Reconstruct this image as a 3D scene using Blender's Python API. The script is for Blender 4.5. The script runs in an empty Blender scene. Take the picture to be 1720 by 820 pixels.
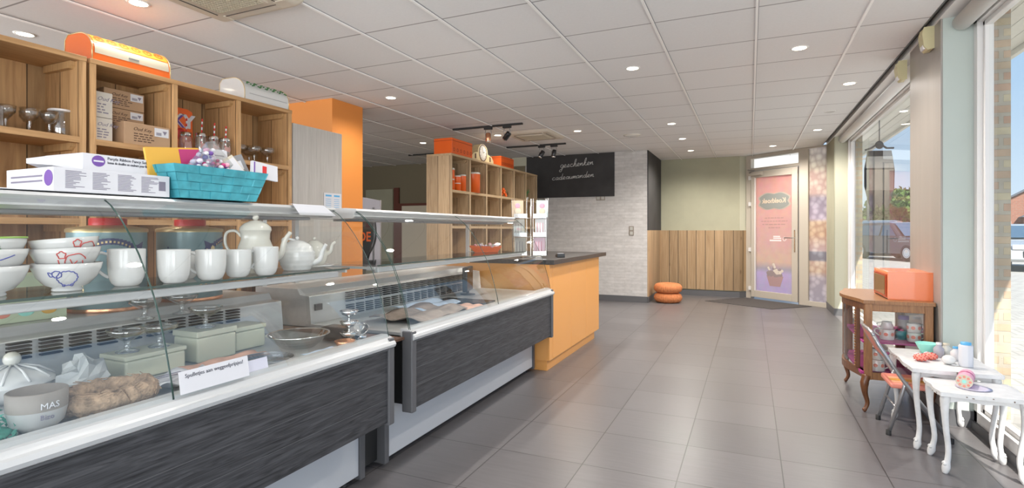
import bpy, math, random
from mathutils import Vector, Matrix
random.seed(7)
S = bpy.context.scene
COL = S.collection
PI = math.pi
# ------------------------------------------------------------------ camera
cam_d = bpy.data.cameras.new('camera'); cam = bpy.data.objects.new('camera', cam_d); COL.objects.link(cam)
cam.location = (0, 0, 1.197); cam.rotation_euler = (PI/2, 0, 0.418)
cam_d.sensor_width = 36; cam_d.lens = 901/1720*36; cam_d.shift_y = -(410-386.7)/1720
cam_d.clip_start = .02; cam_d.clip_end = 400
S.camera = cam
# ------------------------------------------------------------------ view
S.view_settings.view_transform = 'Standard'; S.view_settings.look = 'None'
S.view_settings.gamma = 1; S.view_settings.use_curve_mapping = False
S.view_settings.exposure = -0.13
# ------------------------------------------------------------------ world
W = bpy.data.worlds.new('sky'); S.world = W; W.use_nodes = True
nt = W.node_tree; nt.nodes.clear()
o_ = nt.nodes.new('ShaderNodeOutputWorld'); b_ = nt.nodes.new('ShaderNodeBackground')
tc = nt.nodes.new('ShaderNodeTexCoord'); sp = nt.nodes.new('ShaderNodeSeparateXYZ'); cr = nt.nodes.new('ShaderNodeValToRGB')
nt.links.new(tc.outputs['Generated'], sp.inputs[0]); nt.links.new(sp.outputs['Z'], cr.inputs[0])
e = cr.color_ramp.elements
e[0].position = 0.0; e[0].color = (.64, .76, .88, 1)
e[1].position = .55; e[1].color = (.24, .42, .74, 1)
n_ = cr.color_ramp.elements.new(.2); n_.color = (.40, .58, .80, 1)
nt.links.new(cr.outputs[0], b_.inputs[0]); b_.inputs[1].default_value = 1.4
nt.links.new(b_.outputs[0], o_.inputs[0])
# ------------------------------------------------------------------ sun and large lights
def light(name, kind, loc, energy, color=(1, 1, 1), rot=None, aim=None, **kw):
    l = bpy.data.lights.new(name, kind); l.energy = energy; l.color = color
    for k, v in kw.items(): setattr(l, k, v)
    o = bpy.data.objects.new(name, l); COL.objects.link(o); o.location = loc
    if aim is not None: o.rotation_euler = Vector(aim).to_track_quat('-Z', 'Y').to_euler()
    if rot is not None: o.rotation_euler = rot
    return o
light('sun', 'SUN', (5, -5, 9), 13.0, (1, .95, .87), aim=(-1, 2.4, -2.78), angle=.009)
# added fill lamps behind the camera, standing in for windows out of view
light('camera_side_fill', 'AREA', (-3.0, -3.1, 1.35), 320, (.97, .98, 1), aim=(0, 1, 0), shape='RECTANGLE', size=8.4, size_y=2.2)
light('right_side_fill', 'AREA', (1.6, -1.1, 1.35), 120, (.97, .98, 1), aim=(-1, 0.25, 0), shape='RECTANGLE', size=2.6, size_y=2.2)
# unseen fill lamp in front of the left wall, brightens the back bay
light('rear_bay_fill', 'AREA', (-7.5, 1.6, 1.5), 90, (1, .97, .93), aim=(1, 0.1, 0.05), shape='RECTANGLE', size=3, size_y=1.8)

# ------------------------------------------------------------------ materials
M = {}
def new_mat(name):
    m = bpy.data.materials.new(name); m.use_nodes = True; M[name] = m
    return m, m.node_tree, m.node_tree.nodes['Principled BSDF']
def pm(name, col, rough=.5, metal=0, noise=0, nscale=20, bump=0, bscale=60, coat=0, spec=None, stretch=None, trans=0):
    m, t, b = new_mat(name)
    b.inputs['Base Color'].default_value = (*col, 1); b.inputs['Roughness'].default_value = rough
    b.inputs['Metallic'].default_value = metal; b.inputs['Coat Weight'].default_value = coat
    if spec is not None: b.inputs['Specular IOR Level'].default_value = spec
    if trans: b.inputs['Transmission Weight'].default_value = trans
    if noise or bump:
        c = t.nodes.new('ShaderNodeTexCoord'); mp = t.nodes.new('ShaderNodeMapping')
        t.links.new(c.outputs['Object'], mp.inputs[0])
        if stretch: mp.inputs['Scale'].default_value = stretch
    if noise:
        n = t.nodes.new('ShaderNodeTexNoise'); n.inputs['Scale'].default_value = nscale; n.inputs['Detail'].default_value = 4
        t.links.new(mp.outputs[0], n.inputs[0])
        r = t.nodes.new('ShaderNodeValToRGB'); t.links.new(n.outputs[0], r.inputs[0])
        r.color_ramp.elements[0].position = .3; r.color_ramp.elements[1].position = .7
        r.color_ramp.elements[0].color = (*[max(0, x*(1-noise)) for x in col], 1)
        r.color_ramp.elements[1].color = (*[min(1, x*(1+noise)) for x in col], 1)
        t.links.new(r.outputs[0], b.inputs['Base Color'])
    if bump:
        n = t.nodes.new('ShaderNodeTexNoise'); n.inputs['Scale'].default_value = bscale
        t.links.new(mp.outputs[0], n.inputs[0])
        u = t.nodes.new('ShaderNodeBump'); u.inputs['Strength'].default_value = bump; u.inputs['Distance'].default_value = .01
        t.links.new(n.outputs[0], u.inputs['Height']); t.links.new(u.outputs[0], b.inputs['Normal'])
    return m
def emis(name, col, st):
    m, t, b = new_mat(name); b.inputs['Base Color'].default_value = (*col, 1)
    b.inputs['Emission Color'].default_value = (*col, 1); b.inputs['Emission Strength'].default_value = st
    return m
def wood(name, c1, c2, axis='Z', knots=True, plank=None, paxis='X', rough=.6, scale=1.0, phase=0.0, seam=.006, ns=45):
    """planks: grain runs along axis, joints every plank metres along paxis"""
    m, t, b = new_mat(name); L = t.links.new
    c = t.nodes.new('ShaderNodeTexCoord'); mp = t.nodes.new('ShaderNodeMapping'); L(c.outputs['Object'], mp.inputs[0])
    sc = {'X': (.06, 1, 1), 'Y': (1, .06, 1), 'Z': (1, 1, .06)}[axis]
    mp.inputs['Scale'].default_value = [s*scale for s in sc]
    off = None
    if plank:
        sx = t.nodes.new('ShaderNodeSeparateXYZ'); L(c.outputs['Object'], sx.inputs[0])
        a = t.nodes.new('ShaderNodeMath'); a.operation = 'ADD'; a.inputs[1].default_value = phase+50; L(sx.outputs[paxis], a.inputs[0])
        d = t.nodes.new('ShaderNodeMath'); d.operation = 'DIVIDE'; d.inputs[1].default_value = plank; L(a.outputs[0], d.inputs[0])
        f = t.nodes.new('ShaderNodeMath'); f.operation = 'FLOOR'; L(d.outputs[0], f.inputs[0])
        fr = t.nodes.new('ShaderNodeMath'); fr.operation = 'FRACT'; L(d.outputs[0], fr.inputs[0])
        wn = t.nodes.new('ShaderNodeTexWhiteNoise'); wn.noise_dimensions = '1D'; L(f.outputs[0], wn.inputs['W'])
        L(wn.outputs['Color'], mp.inputs['Location'])
        gt = t.nodes.new('ShaderNodeMath'); gt.operation = 'LESS_THAN'; gt.inputs[1].default_value = seam/plank; L(fr.outputs[0], gt.inputs[0])
        off = (wn, gt)
    n = t.nodes.new('ShaderNodeTexNoise'); n.inputs['Scale'].default_value = ns; n.inputs['Detail'].default_value = 5; n.inputs['Distortion'].default_value = 1.2
    L(mp.outputs[0], n.inputs[0])
    r = t.nodes.new('ShaderNodeValToRGB'); L(n.outputs[0], r.inputs[0])
    r.color_ramp.elements[0].position = .3; r.color_ramp.elements[0].color = (*c1, 1)
    r.color_ramp.elements[1].position = .72; r.color_ramp.elements[1].color = (*c2, 1)
    out = r.outputs[0]
    if knots:
        mk = t.nodes.new('ShaderNodeMapping'); L(c.outputs['Object'], mk.inputs[0])
        mk.inputs['Scale'].default_value = {'X': (1.6, 4, 4), 'Y': (4, 1.6, 4), 'Z': (4, 4, 1.6)}[axis]
        v = t.nodes.new('ShaderNodeTexVoronoi'); v.inputs['Scale'].default_value = 1.3; L(mk.outputs[0], v.inputs[0])
        kr = t.nodes.new('ShaderNodeValToRGB'); L(v.outputs['Distance'], kr.inputs[0])
        kr.color_ramp.elements[0].position = .03; kr.color_ramp.elements[0].color = (.28, .2, .15, 1)
        kr.color_ramp.elements[1].position = .12; kr.color_ramp.elements[1].color = (1, 1, 1, 1)
        mx = t.nodes.new('ShaderNodeMix'); mx.data_type = 'RGBA'; mx.blend_type = 'MULTIPLY'; mx.inputs[0].default_value = .8
        L(out, mx.inputs[6]); L(kr.outputs[0], mx.inputs[7]); out = mx.outputs[2]
    if off:
        hv = t.nodes.new('ShaderNodeHueSaturation'); mr = t.nodes.new('ShaderNodeMapRange')
        mr.inputs['To Min'].default_value = .75; mr.inputs['To Max'].default_value = 1.2
        L(off[0].outputs['Value'], mr.inputs[0]); L(mr.outputs[0], hv.inputs['Value']); L(out, hv.inputs['Color']); out = hv.outputs[0]
        mx = t.nodes.new('ShaderNodeMix'); mx.data_type = 'RGBA'; L(off[1].outputs[0], mx.inputs[0])
        L(out, mx.inputs[6]); mx.inputs[7].default_value = (c1[0]*.25, c1[1]*.25, c1[2]*.25, 1); out = mx.outputs[2]
    L(out, b.inputs['Base Color']); b.inputs['Roughness'].default_value = rough
    u = t.nodes.new('ShaderNodeBump'); u.inputs['Strength'].default_value = .15; u.inputs['Distance'].default_value = .004
    L(n.outputs[0], u.inputs['Height']); L(u.outputs[0], b.inputs['Normal'])
    return m
def brick(name, c1, c2, mortar, bw, rh, msize, plane='XY', offset=.5, rough=.8, bump=.4, noise=.15, loc=(0, 0, 0), nsc=6, nst=(1, 1, 1), spec=.5, squash=1, msmooth=.1, rvar=0):
    m, t, b = new_mat(name); L = t.links.new
    c = t.nodes.new('ShaderNodeTexCoord'); g = t.nodes.new('ShaderNodeSeparateXYZ'); h = t.nodes.new('ShaderNodeCombineXYZ')
    L(c.outputs['Object'], g.inputs[0]); L(g.outputs[plane[0]], h.inputs[0]); L(g.outputs[plane[1]], h.inputs[1])
    mp = t.nodes.new('ShaderNodeMapping'); L(h.outputs[0], mp.inputs[0]); mp.inputs['Location'].default_value = loc
    k = t.nodes.new('ShaderNodeTexBrick'); L(mp.outputs[0], k.inputs[0])
    k.offset = offset; k.squash = squash
    k.inputs['Color1'].default_value = (*c1, 1); k.inputs['Color2'].default_value = (*c2, 1); k.inputs['Mortar'].default_value = (*mortar, 1)
    k.inputs['Scale'].default_value = 1; k.inputs['Mortar Size'].default_value = msize; k.inputs['Brick Width'].default_value = bw; k.inputs['Row Height'].default_value = rh
    k.inputs['Mortar Smooth'].default_value = msmooth
    n = t.nodes.new('ShaderNodeTexNoise'); n.inputs['Scale'].default_value = nsc; n.inputs['Detail'].default_value = 5
    m2 = t.nodes.new('ShaderNodeMapping'); L(c.outputs['Object'], m2.inputs[0]); m2.inputs['Scale'].default_value = nst; L(m2.outputs[0], n.inputs[0])
    mr = t.nodes.new('ShaderNodeMapRange'); mr.inputs['From Min'].default_value = .3; mr.inputs['From Max'].default_value = .7
    mr.inputs['To Min'].default_value = 1-noise; mr.inputs['To Max'].default_value = 1+noise
    L(n.outputs[0], mr.inputs[0])
    hv = t.nodes.new('ShaderNodeHueSaturation'); L(k.outputs['Color'], hv.inputs['Color']); L(mr.outputs[0], hv.inputs['Value'])
    L(hv.outputs[0], b.inputs['Base Color']); b.inputs['Roughness'].default_value = rough; b.inputs['Specular IOR Level'].default_value = spec
    if rvar:
        r2 = t.nodes.new('ShaderNodeMapRange'); r2.inputs['To Min'].default_value = rough-rvar; r2.inputs['To Max'].default_value = rough+rvar
        L(n.outputs[0], r2.inputs[0]); L(r2.outputs[0], b.inputs['Roughness'])
    if bump:
        u = t.nodes.new('ShaderNodeBump'); u.inputs['Strength'].default_value = bump; u.inputs['Distance'].default_value = .006
        ad = t.nodes.new('ShaderNodeMath'); ad.operation = 'MULTIPLY_ADD'; ad.inputs[1].default_value = .35
        iv = t.nodes.new('ShaderNodeMath'); iv.operation = 'SUBTRACT'; iv.inputs[0].default_value = 1; L(k.outputs['Fac'], iv.inputs[1])
        L(n.outputs[0], ad.inputs[0]); L(iv.outputs[0], ad.inputs[2]); L(ad.outputs[0], u.inputs['Height']); L(u.outputs[0], b.inputs['Normal'])
    return m
def thin_glass(name, tint=(1, 1, 1), rough=0.0, gain=1.0, base=0.0):
    m = bpy.data.materials.new(name); m.use_nodes = True; M[name] = m
    t = m.node_tree; t.nodes.clear(); L = t.links.new
    o = t.nodes.new('ShaderNodeOutputMaterial'); mx = t.nodes.new('ShaderNodeMixShader')
    tr = t.nodes.new('ShaderNodeBsdfTransparent'); tr.inputs[0].default_value = (*tint, 1)
    gl = t.nodes.new('ShaderNodeBsdfGlossy'); gl.inputs['Roughness'].default_value = rough
    fr = t.nodes.new('ShaderNodeLayerWeight'); fr.inputs['Blend'].default_value = .5
    pw = t.nodes.new('ShaderNodeMath'); pw.operation = 'POWER'; pw.inputs[1].default_value = 5; L(fr.outputs['Facing'], pw.inputs[0])
    ml = t.nodes.new('ShaderNodeMath'); ml.operation = 'MULTIPLY_ADD'; ml.inputs[1].default_value = gain; ml.inputs[2].default_value = base+.06; ml.use_clamp = True
    L(pw.outputs[0], ml.inputs[0]); L(ml.outputs[0], mx.inputs[0]); L(tr.outputs[0], mx.inputs[1]); L(gl.outputs[0], mx.inputs[2]); L(mx.outputs[0], o.inputs[0])
    return m
def film(name, build):
    """printed translucent film on glass: diffuse + translucent"""
    m = bpy.data.materials.new(name); m.use_nodes = True; M[name] = m
    t = m.node_tree; t.nodes.clear(); L = t.links.new
    o = t.nodes.new('ShaderNodeOutputMaterial'); mx = t.nodes.new('ShaderNodeMixShader'); mx.inputs[0].default_value = .5
    d = t.nodes.new('ShaderNodeBsdfDiffuse'); tl = t.nodes.new('ShaderNodeBsdfTranslucent')
    c = build(t); L(c, d.inputs[0]); L(c, tl.inputs[0]); L(d.outputs[0], mx.inputs[1]); L(tl.outputs[0], mx.inputs[2]); L(mx.outputs[0], o.inputs[0])
    return m

white = pm('white_paint', (.78, .77, .75), .4)
pm('white_frame', (.74, .72, .70), .35)
pm('beige_frame', (.50, .45, .38), .4)
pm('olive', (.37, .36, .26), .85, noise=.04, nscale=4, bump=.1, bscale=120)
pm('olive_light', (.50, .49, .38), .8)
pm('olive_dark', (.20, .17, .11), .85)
pm('pale_green', (.47, .52, .48), .6, noise=.03, nscale=3)
pm('taupe', (.33, .30, .27), .35, noise=.05, nscale=12, stretch=(1, 1, .1))
pm('taupe_light', (.42, .41, .37), .5)
pm('dark_grey_tile', (.10, .10, .105), .45)
pm('chalk_dark', (.035, .033, .033), .75, noise=.25, nscale=3)
pm('chalk', (.62, .62, .6), .9)
pm('black', (.012, .012, .012), .5)
pm('black_gloss', (.015, .015, .017), .25)
pm('dark_grey', (.09, .09, .095), .4)
pm('mid_grey', (.25, .25, .26), .4)
pm('case_white', (.50, .51, .53), .35)
pm('ali', (.70, .71, .71), .3, metal=.55)
pm('ali_white', (.50, .51, .515), .28, metal=.1)
pm('steel', (.56, .56, .55), .35, metal=.3, noise=.05, nscale=30, stretch=(1, .05, 1))
pm('deck_metal', (.50, .51, .51), .35, metal=.4)
pm('chrome', (.8, .8, .8), .08, metal=1)
pm('silver', (.75, .74, .72), .12, metal=1)
pm('copper', (.75, .36, .2), .25, metal=.9)
pm('orange_wall', (.74, .27, .055), .6)
pm('orange_counter', (.78, .36, .10), .42, coat=.1)
pm('stone_top', (.045, .038, .034), .3, noise=.3, nscale=60)
pm('ceramic', (.68, .675, .66), .12, coat=.5)
pm('ceramic_cream', (.65, .63, .56), .14, coat=.5)
pm('blue_line', (.06, .08, .35), .3); pm('red_line', (.6, .05, .04), .3); pm('green_line', (.12, .28, .12), .3)
pm('bowl_green', (.25, .45, .06), .3)
pm('orange_tin', (.78, .15, .02), .3, coat=.3)
pm('orange_dark', (.42, .05, .01), .35)
pm('orange_bin', (.80, .20, .06), .25, coat=.4)
pm('orange_plastic', (.80, .13, .015), .3)
pm('yellow', (.72, .40, .05), .4)
pm('cream', (.60, .54, .42), .4)
pm('cream_tin', (.55, .55, .42), .35)
pm('carton', (.42, .27, .16), .8, noise=.06, nscale=8)
pm('carton_white', (.60, .56, .50), .8)
pm('paper', (.64, .64, .67), .7)
pm('paper_lilac', (.72, .68, .78), .7)
pm('print_grey', (.22, .20, .26), .8); pm('print_dark', (.08, .08, .1), .8); pm('purple', (.16, .07, .32), .5)
pm('pink', (.78, .35, .45), .5); pm('magenta', (.45, .03, .16), .5); pm('magenta_cloth', (.38, .04, .20), .8)
pm('turquoise', (.06, .34, .41), .5, noise=.25, nscale=18); pm('turquoise_dark', (.02, .22, .26), .55)
pm('mint', (.30, .72, .62), .35)
pm('red', (.60, .03, .03), .35); pm('coral', (.76, .26, .19), .45); pm('peach', (.85, .45, .25), .5)
pm('blue_cap', (.10, .38, .65), .35); pm('grey_plastic', (.42, .40, .44), .4); pm('lilac', (.66, .60, .72), .4)
pm('rubber', (.02, .02, .02), .7)
pm('tube_grey', (.42, .42, .43), .3, metal=.75)
pm('distressed_white', (.66, .655, .645), .5, noise=.08, nscale=28)
pm('wear_brown', (.20, .14, .10), .8)
pm('frosted', (.75, .72, .72), .3)
pm('green_leaf', (.05, .16, .04), .6, noise=.3, nscale=20); pm('teal_leaf', (.06, .30, .22), .6, noise=.4, nscale=30)
pm('tree_leaf', (.075, .14, .02), .7, noise=.6, nscale=2.5); pm('tree_leaf_red', (.16, .11, .025), .7, noise=.4, nscale=3)
pm('bark', (.12, .09, .06), .9)
pm('straw', (.36, .25, .16), .85, noise=.4, nscale=40, bump=.8, bscale=90)
pm('orange_yarn', (.54, .185, .065), .8, noise=.12, nscale=30)
pm('tin_blue', (.24, .36, .38), .3, noise=.1, nscale=10, metal=.2)
pm('navy', (.04, .05, .16), .3)
pm('gold', (.65, .50, .26), .3, metal=.6)
pm('clock_wood', (.62, .50, .28), .5); pm('clock_face', (.60, .56, .50), .4); pm('brown_dark', (.10, .05, .03), .5)
pm('mat_fibre', (.07, .062, .058), .95, bump=.6, bscale=200)
pm('car_white', (.38, .385, .39), .2, coat=1); pm('car_grey', (.15, .165, .175), .2, coat=1); pm('car_dark', (.045, .035, .035), .15, coat=1)
pm('car_glass', (.05, .09, .14), .06); pm('tyre', (.02, .02, .02), .8); pm('plaster_white', (.42, .41, .39), .8)
pm('roof_slate', (.10, .11, .13), .7); pm('ac_beige', (.60, .54, .45), .45); pm('ac_slot', (.10, .085, .07), .6)
pm('sensor_cream', (.62, .55, .32), .45); pm('brown_frame', (.13, .035, .02), .5); pm('screen_white', (.50, .48, .52), .6)
pm('switch_taupe', (.24, .20, .16), .4)
pm('soffit', (.62, .60, .53), .6, noise=.03)
pm('brown_tint', (.24, .13, .05), .12, noise=.15, nscale=30, stretch=(1, 1, .2))
pm('grey_pot', (.42, .42, .41), .3); pm('brown_band', (.25, .22, .19), .5)
pm('flower_green', (.05, .18, .05), .5); pm('plastic_bag', (.45, .46, .45), .35)
pm('glass_edge', (.03, .065, .055), .2)
thin_glass('window_glass', (.96, .98, .98), 0, .8)
thin_glass('case_glass', (.97, .985, .98), 0.0, 1.0, .05)
thin_glass('ware_glass', (.96, .97, .97), .05, 1.6, .20)
thin_glass('cabinet_glass', (.95, .96, .95), 0, 1.0, .04)
emis('lamp_glow', (1, .90, .72), 9)
pine = wood('pine', (.36, .20, .085), (.55, .34, .16), 'Z', plank=.145, paxis='Y', ns=26)
wood('pine_side', (.36, .20, .085), (.56, .34, .16), 'Z', plank=.17, paxis='X')
wood('pine_y', (.40, .22, .09), (.56, .33, .15), 'Y', plank=None)
wood('pine_edge', (.44, .26, .11), (.60, .37, .17), 'Z', plank=None, knots=False)
wood('pine_flat', (.26, .15, .07), (.36, .22, .11), 'Y', plank=.19, paxis='X')
wood('old_pine', (.35, .24, .135), (.52, .385, .235), 'Z', plank=.145, paxis='Y')
wood('old_pine_side', (.35, .24, .135), (.52, .385, .235), 'Z', plank=.17, paxis='X')
wood('old_pine_y', (.45, .31, .17), (.58, .42, .25), 'Y', plank=None, knots=False)
wood('wains_x', (.27, .175, .09), (.38, .26, .145), 'Z', plank=.158, paxis='X', phase=.05, seam=.011, ns=24)
wood('wains_y', (.30, .19, .10), (.46, .32, .19), 'Z', plank=.158, paxis='Y', seam=.011, ns=24)
wood('grey_board', (.42, .395, .365), (.52, .495, .46), 'Z', knots=False)
wood('oak', (.20, .085, .03), (.36, .17, .065), 'Z', knots=False, rough=.35, scale=3)
wood('oak_dark', (.10, .035, .015), (.20, .08, .03), 'Z', knots=False, rough=.3, scale=3)
wood('black_wood', (.016, .016, .018), (.075, .076, .082), 'Y', knots=False, rough=.45, scale=2.2)
brick('floor_tile', (.118, .110, .113), (.140, .131, .134), (.038, .035, .034), .4651, .4651, .0028, 'XY', 0, .33, .10, .10, loc=(1.2504, -2.188+50*.4651, 0), nsc=7, nst=(.7, 7, 1), spec=.5, rvar=.08)
brick('ceiling_tile', (.74, .735, .73), (.76, .755, .75), (.33, .315, .31), .6, .6, .006, 'XY', 0, .9, .15, .015, loc=(2.3624+6, -2.28+12, 0), nsc=60, spec=.2)
brick('wall_paper', (.50, .48, .46), (.57, .55, .53), (.47, .45, .43), .30, .05, .003, 'XZ', .4, .8, .35, .09, nsc=14, nst=(1, 1, 1.8))
brick('brick_pale', (.36, .22, .15), (.42, .36, .24), (.34, .30, .24), .21, .065, .012, 'XZ', .5, .85, .8, .2)
brick('brick_pale_y', (.36, .22, .15), (.42, .36, .24), (.34, .30, .24), .21, .065, .012, 'YZ', .5, .85, .8, .2)
brick('brick_red', (.28, .11, .07), (.32, .135, .085), (.26, .18, .14), .5, .2, .02, 'XZ', .5, .85, .3, .1)
brick('paving', (.32, .305, .28), (.36, .345, .315), (.25, .24, .22), .22, .22, .012, 'XY', .5, .9, .3, .08)

# ------------------------------------------------------------------ mesh helpers
class MB:
    def __init__(s): s.v = []; s.f = []; s.mi = []; s.mats = []; s.cur = 0; s.sm = []
    def mat(s, name):
        if name not in s.mats: s.mats.append(name)
        s.cur = s.mats.index(name); return s
    def add(s, vs, fs, smooth=False, X=None):
        n = len(s.v)
        if X is not None: vs = [tuple(X @ Vector(p)) for p in vs]
        s.v += [tuple(p) for p in vs]; s.f += [tuple(i+n for i in f) for f in fs]
        s.mi += [s.cur]*len(fs); s.sm += [smooth]*len(fs); return s
    def box(s, x0, x1, y0, y1, z0, z1, X=None):
        vs = [(x, y, z) for x in (x0, x1) for y in (y0, y1) for z in (z0, z1)]
        return s.add(vs, [(0, 1, 3, 2), (4, 6, 7, 5), (0, 4, 5, 1), (2, 3, 7, 6), (0, 2, 6, 4), (1, 5, 7, 3)], False, X)
    def quad(s, a, b, c, d): return s.add([a, b, c, d], [(0, 1, 2, 3)])
    def poly(s, pts): return s.add(pts, [tuple(range(len(pts)))])
    def prism(s, pts, axis, a0, a1, smooth=False, X=None):
        def P(p, a): return {'x': (a, p[0], p[1]), 'y': (p[0], a, p[1]), 'z': (p[0], p[1], a)}[axis]
        n = len(pts); vs = [P(p, a0) for p in pts]+[P(p, a1) for p in pts]
        fs = [(i, (i+1) % n, n+(i+1) % n, n+i) for i in range(n)]
        s.add(vs, fs, smooth, X)
        return s.add(vs, [tuple(range(n))[::-1], tuple(range(n, 2*n))], False, X)
    def tube(s, path, r, seg=8, X=None, cap=True):
        path = [Vector(p) for p in path]; n = len(path); vs = []
        rr = r if isinstance(r, (list, tuple)) else [r]*n
        up = Vector((0, 0, 1)); d0 = (path[1]-path[0]).normalized()
        if abs(d0.dot(up)) > .95: up = Vector((1, 0, 0))
        nrm = d0.cross(up).normalized()
        for i, p in enumerate(path):
            d = (path[min(i+1, n-1)]-path[max(i-1, 0)])
            d = d.normalized() if d.length > 1e-9 else d0
            nrm = (nrm-d*nrm.dot(d)); nrm = nrm.normalized() if nrm.length > 1e-6 else d.orthogonal().normalized()
            b = d.cross(nrm)
            for k in range(seg):
                a = 2*PI*k/seg; vs.append(p+(nrm*math.cos(a)+b*math.sin(a))*rr[i])
        fs = [(i*seg+k, i*seg+(k+1) % seg, (i+1)*seg+(k+1) % seg, (i+1)*seg+k) for i in range(n-1) for k in range(seg)]
        if cap: fs += [tuple(range(seg))[::-1], tuple(range((n-1)*seg, n*seg))]
        return s.add(vs, fs, True, X)
    def lathe(s, prof, c=(0, 0, 0), seg=28, X=None, a0=0, a1=2*PI, sx=1, sy=1):
        full = abs(a1-a0-2*PI) < 1e-6; m = seg if full else seg+1; vs = []
        for r, z in prof:
            for k in range(m):
                a = a0+(a1-a0)*k/seg; vs.append((c[0]+r*sx*math.cos(a), c[1]+r*sy*math.sin(a), c[2]+z))
        fs = []
        for i in range(len(prof)-1):
            for k in range(seg):
                k2 = (k+1) % m; fs.append((i*m+k, i*m+k2, (i+1)*m+k2, (i+1)*m+k))
        return s.add(vs, fs, True, X)
    def ball(s, c, r, seg=12, X=None, sz=1, sx=1, sy=1):
        pr = [(max(1e-4, r*math.sin(PI*i/seg)), -r*sz*math.cos(PI*i/seg)) for i in range(seg+1)]
        return s.lathe(pr, c, seg*2, X, sx=sx, sy=sy)
    def build(s, name, parent=None, bevel=0, mat=None, solid=0, subd=0, seg=2):
        me = bpy.data.meshes.new(name); me.from_pydata(s.v, [], s.f)
        if mat: s.mats = [mat]; s.mi = [0]*len(s.f)
        for k in s.mats: me.materials.append(M[k])
        me.polygons.foreach_set('material_index', s.mi); me.polygons.foreach_set('use_smooth', s.sm); me.update()
        o = bpy.data.objects.new(name, me); COL.objects.link(o)
        if parent: o.parent = parent
        if solid: md = o.modifiers.new('s', 'SOLIDIFY'); md.thickness = solid; md.offset = 0
        if bevel: md = o.modifiers.new('b', 'BEVEL'); md.width = bevel; md.segments = seg; md.limit_method = 'ANGLE'; md.angle_limit = .7
        if subd: md = o.modifiers.new('d', 'SUBSURF'); md.levels = subd; md.render_levels = subd
        return o
def mb(m=None):
    b = MB()
    return b.mat(m) if m else b
def tag(o, label, cat, group=None, kind=None):
    o['label'] = label; o['category'] = cat
    if group: o['group'] = group
    if kind: o['kind'] = kind
    return o
def thing(name, label, cat, loc=(0, 0, 0), rz=0, group=None):
    o = bpy.data.objects.new(name, None); COL.objects.link(o); o.location = loc; o.rotation_euler = (0, 0, rz); o.empty_display_size = .05
    return tag(o, label, cat, group)
def place(o, label, cat, loc=(0, 0, 0), rz=0, group=None):
    o.location = loc; o.rotation_euler = (0, 0, rz); return tag(o, label, cat, group)
def dup(src, loc, label, rz=0, group=None, rot=None):
    def cp(o, par):
        c = o.copy(); COL.objects.link(c)
        if par: c.parent = par
        for ch in o.children: cp(ch, c)
        return c
    c = cp(src, None); c.location = loc; c.rotation_euler = rot or (0, 0, rz); c['label'] = label
    if group: c['group'] = group
    return c
def struct(o): o['kind'] = 'structure'; return o
def text(body, mat, size, X, name='lettering', parent=None, ext=.0006, align='LEFT', shear=0, bold=0, sx=1):
    cu = bpy.data.curves.new(name, 'FONT'); cu.body = body; cu.size = size; cu.extrude = ext; cu.align_x = align; cu.shear = shear; cu.offset = bold
    cu.resolution_u = 2
    t = bpy.data.objects.new(name, cu); COL.objects.link(t)
    dg = bpy.context.evaluated_depsgraph_get()
    me = bpy.data.meshes.new_from_object(t.evaluated_get(dg)); bpy.data.objects.remove(t)
    me.transform(X @ Matrix.Diagonal((sx, 1, 1, 1))); me.materials.clear(); me.materials.append(M[mat])
    o = bpy.data.objects.new(name, me); COL.objects.link(o)
    if parent: o.parent = parent
    return o
def T(x, y, z, rx=0, ry=0, rz=0):
    return Matrix.Translation((x, y, z)) @ Matrix.Rotation(rz, 4, 'Z') @ Matrix.Rotation(ry, 4, 'Y') @ Matrix.Rotation(rx, 4, 'X')
FX = lambda x, y, z: T(x, y, z) @ Matrix.Rotation(PI/2, 4, 'Z') @ Matrix.Rotation(PI/2, 4, 'X')   # text read from +x
FY = lambda x, y, z: T(x, y, z) @ Matrix.Rotation(PI/2, 4, 'X')                                    # text read from -y

H = 2.514
# ================================================================== SETTING
struct(mb('floor_tile').box(-7.7, 1.3, -3.2, 10.6, -.1, 0).build('floor'))
struct(mb('ceiling_tile').box(-7.7, 1.02, -3.2, 10.6, H, H+.08).build('ceiling'))
pm('white_trim', (.90, .89, .87), .4)
g = mb('white_trim')
x = -2.3624-.6*8
while x < 1.0:
    g.mat('white_trim').box(x-.008, x+.006, -3, 10.4, H-.012, H+.001); g.mat('mid_grey').box(x+.006, x+.010, -3, 10.4, H-.003, H+.001); x += .6  # grey strip paints the shaded side of each ceiling bar
struct(g.build('trim_1'))
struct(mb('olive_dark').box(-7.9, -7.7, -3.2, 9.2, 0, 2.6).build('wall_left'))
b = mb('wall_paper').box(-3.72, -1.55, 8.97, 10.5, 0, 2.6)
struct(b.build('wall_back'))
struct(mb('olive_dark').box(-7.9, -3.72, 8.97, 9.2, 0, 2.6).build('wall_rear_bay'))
struct(mb('olive_light').box(-3.98, -3.69, 8.955, 8.97, 2.36, H).build('trim_12'))
struct(mb('olive').box(-1.55, -.17, 10.37, 10.6, 0, 2.6).build('wall_recess'))
struct(mb('olive_light').prism([(-.17, 10.37), (-.04, 10.47), (-.04, 10.7), (-.17, 10.7)], 'z', 0, 2.6).build('wall_corner'))
struct(mb('chalk_dark').box(-1.55, -1.535, 8.975, 10.37, 1.194, H).build('trim_2'))
struct(mb('wains_y').box(-1.55, -1.53, 8.975, 10.37, .10, 1.194).build('trim_3'))
struct(mb('wains_x').box(-1.53, -.17, 10.345, 10.37, .115, 1.192).build('trim_4'))
struct(mb('wains_x').prism([(-.17, 10.345), (-.055, 10.435), (-.055, 10.46), (-.17, 10.37)], 'z', .115, 1.192).build('trim_5'))
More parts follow.
